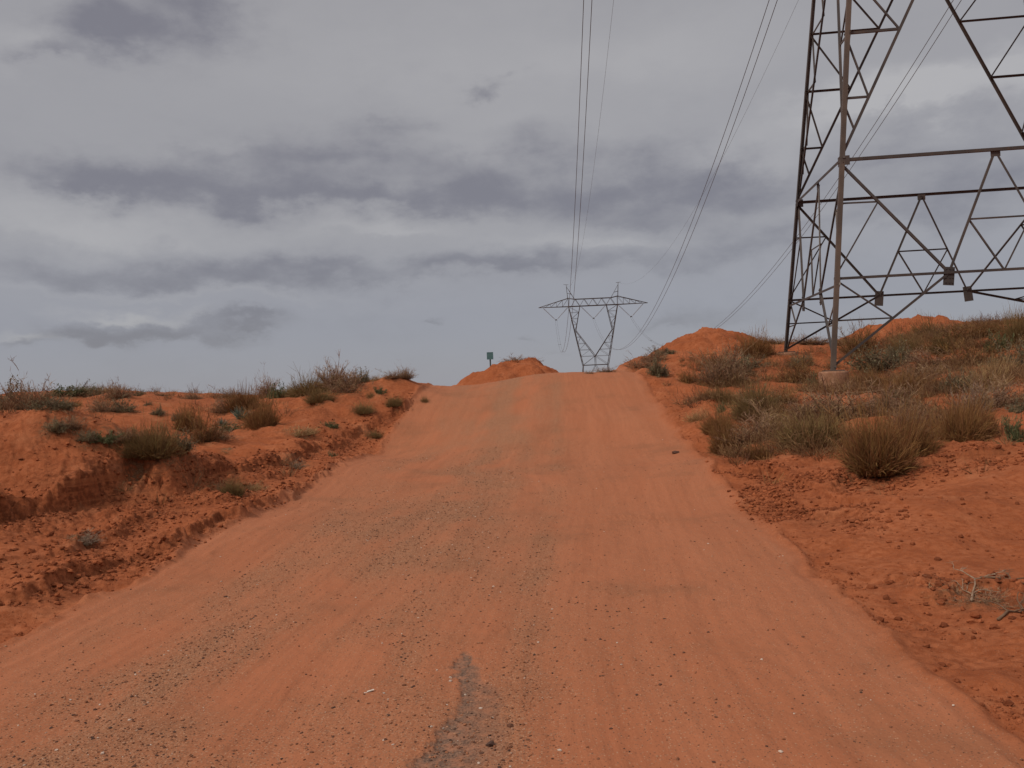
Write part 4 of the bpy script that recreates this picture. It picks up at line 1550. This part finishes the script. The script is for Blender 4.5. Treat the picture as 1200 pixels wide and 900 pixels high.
world = bpy.data.worlds.new("World"); scene.world = world; world.use_nodes = True
nt = world.node_tree
g = G(nt)
bg = nt.nodes["Background"]
sky = g.n("ShaderNodeTexSky", sky_type="NISHITA"); sky.sun_disc = False
sky.sun_elevation = math.asin(SUN_DIR.z); sky.sun_rotation = math.atan2(SUN_DIR.x, SUN_DIR.y) % (2 * math.pi)
sky.altitude = 1300; sky.air_density = 1.0; sky.dust_density = 2.0
tc = g.n("ShaderNodeTexCoord")
dirv = tc.outputs["Generated"]
sp = g.n("ShaderNodeSeparateXYZ"); g.link(dirv, sp.inputs[0])
az = g.math("ARCTAN2", sp.outputs[0], sp.outputs[1])
el = g.math("ARCSINE", sp.outputs[2])
# bearings turned by the slight tilt of the cloud streets
P_ = g.math("SUBTRACT", g.math("MULTIPLY", az, cr), g.math("MULTIPLY", el, sr))
Q_ = g.math("ADD", g.math("MULTIPLY", az, sr), g.math("MULTIPLY", el, cr))
nz = g.n("ShaderNodeTexNoise"); g.link(g.scalev(dirv, (1, 1, 1.9)), nz.inputs["Vector"])
nz.inputs["Scale"].default_value = 7.0; nz.inputs["Detail"].default_value = 7; nz.inputs["Roughness"].default_value = .58
sc_ = g.n("ShaderNodeSeparateColor"); g.link(nz.outputs["Color"], sc_.inputs[0])
P_ = g.math("ADD", P_, g.math("MULTIPLY", g.math("SUBTRACT", sc_.outputs[0], .5), .20))
Q_ = g.math("ADD", Q_, g.math("MULTIPLY", g.math("SUBTRACT", sc_.outputs[1], .5), .12))
fine = g.noise(g.scalev(dirv, (1, 1, 1.9)), 13.0, 7, .58)
wide = g.noise(g.scalev(dirv, (1, 1, 2.6)), 4.0, 7, .6)


def pq(px, py):
    v = ray(px, py); v = v / np.linalg.norm(v)
    a = math.atan2(v[0], v[1]); e = math.asin(v[2])
    return a * cr - e * sr, a * sr + e * cr


def blob(px, py, rx, ry, amp, flat=1.0):
    p0, q0 = pq(px, py); p1, _ = pq(px + rx, py); _, q1 = pq(px, py - ry)
    a = abs(p1 - p0); b = abs(q1 - q0)
    u = g.math("MULTIPLY", g.math("SUBTRACT", P_, p0), 1 / a)
    w = g.math("MULTIPLY", g.math("SUBTRACT", Q_, q0), 1 / b)
    w = g.math("MAXIMUM", w, g.math("MULTIPLY", w, -1.7))
    r2 = g.math("ADD", g.math("MULTIPLY", u, u), g.math("MULTIPLY", w, w))
    return g.math("MULTIPLY", g.math("EXPONENT", g.math("MULTIPLY", r2, -1.0)), amp)


def total(lst):
    s = None
    for b in lst:
        x = blob(*b)
        s = x if s is None else g.math("ADD", s, x)
    return s


DARK = [(150, 62, 95, 40, .75), (230, 30, 70, 30, .45), (125, 40, 85, 40, 1.0), (210, 5, 75, 28, .8), (70, 75, 50, 14, .5),
        (45, 210, 90, 30, .6), (130, 222, 90, 26, .5), (250, 222, 130, 34, .95), (390, 190, 110, 32, .8), (490, 158, 60, 16, .5),
        (400, 240, 90, 14, .4), (480, 246, 130, 26, .65), (620, 226, 130, 38, .85), (765, 205, 95, 45, .8), (855, 222, 90, 36, .7), (740, 258, 140, 18, .55),
        (190, 326, 200, 22, .85), (400, 322, 180, 16, .55), (570, 318, 120, 13, .45), (720, 318, 150, 18, .55), (880, 296, 90, 24, .6),
        (585, 101, 34, 16, .75), (620, 85, 14, 6, .4),
        (190, 386, 100, 15, 1.0), (110, 392, 55, 12, .7), (280, 376, 60, 9, .8), (35, 400, 28, 8, .6),
        (490, 372, 15, 5, .6), (620, 390, 15, 5, .55), (655, 402, 25, 5, .4), (850, 380, 70, 13, .4), (770, 388, 45, 8, .4),
        (1130, 225, 140, 46, .7), (1060, 170, 150, 24, .5), (1000, 268, 210, 22, .5), (1250, 180, 120, 60, .4), (1170, 120, 40, 14, .35)]
LIGHT = [(1150, 120, 70, 18, .6), (1000, 130, 70, 16, .5), (1100, 95, 50, 20, .6), (100, 268, 180, 26, .7), (480, 80, 260, 80, .45), (450, 275, 80, 10, .6), (690, 292, 110, 10, .6), (1120, 112, 90, 26, 1.1), (1030, 122, 60, 22, .8), (1190, 105, 60, 24, .8),
         (890, 178, 60, 32, .7), (940, 140, 50, 20, .5), (150, 366, 60, 9, .8), (40, 392, 36, 8, .6), (25, 60, 34, 34, .6), (800, 70, 200, 70, .45), (560, 185, 50, 20, .4), (640, 150, 140, 26, .3),
         (300, 180, 70, 12, .35), (200, 345, 200, 8, .2)]
D = g.math("MULTIPLY", total(DARK), g.math("ADD", .30, g.math("MULTIPLY", fine, 1.4)))
Lb = g.math("MULTIPLY", total(LIGHT), g.math("ADD", .45, g.math("MULTIPLY", fine, 1.1)))
D = g.math("ADD", D, g.math("MULTIPLY", g.math("SUBTRACT", wide, .5), .9))
D = g.math("ADD", D, g.math("MULTIPLY", g.math("SUBTRACT", fine, .5), .55))
tiny = g.noise(g.scalev(dirv, (1, 1, 1.7)), 34.0, 5, .6)
D = g.math("ADD", D, g.math("MULTIPLY", g.math("SUBTRACT", tiny, .5), .30))
low = g.ramp(el, .20, .06)                                   # clear grey blue strip under the cloud deck
basec = g.mix(low, (3.55, 3.46, 3.58), (3.02, 3.02, 3.42))
cl = g.mix(g.math("MULTIPLY", Lb, .9, clamp=True), basec, (4.6, 4.48, 4.5))
cl = g.mix(g.ramp(D, -.14, 1.3), cl, (2.14, 2.06, 2.32))
# unseen upper sky, brightened to put more light on the ground
bright = g.math("ADD", 1.0, g.math("MULTIPLY", g.ramp(el, .42, 1.2), 1.4))
sc2 = g.n("ShaderNodeVectorMath", operation="SCALE"); g.link(cl, sc2.inputs[0]); g.link(bright, sc2.inputs[3])
final = g.mix(.90, sky.outputs[0], sc2.outputs[0])
g.link(final, bg.inputs["Color"])
bg.inputs["Strength"].default_value = .1

scene.view_settings.view_transform = "Standard"
scene.view_settings.look = "None"
scene.view_settings.exposure = 0.0
scene.view_settings.gamma = 1.0
scene.view_settings.use_curve_mapping = False
scene.render.engine = "CYCLES"
scene.cycles.use_denoising = True
scene.cycles.max_bounces = 5
scene.cycles.diffuse_bounces = 3
scene.render.film_transparent = False
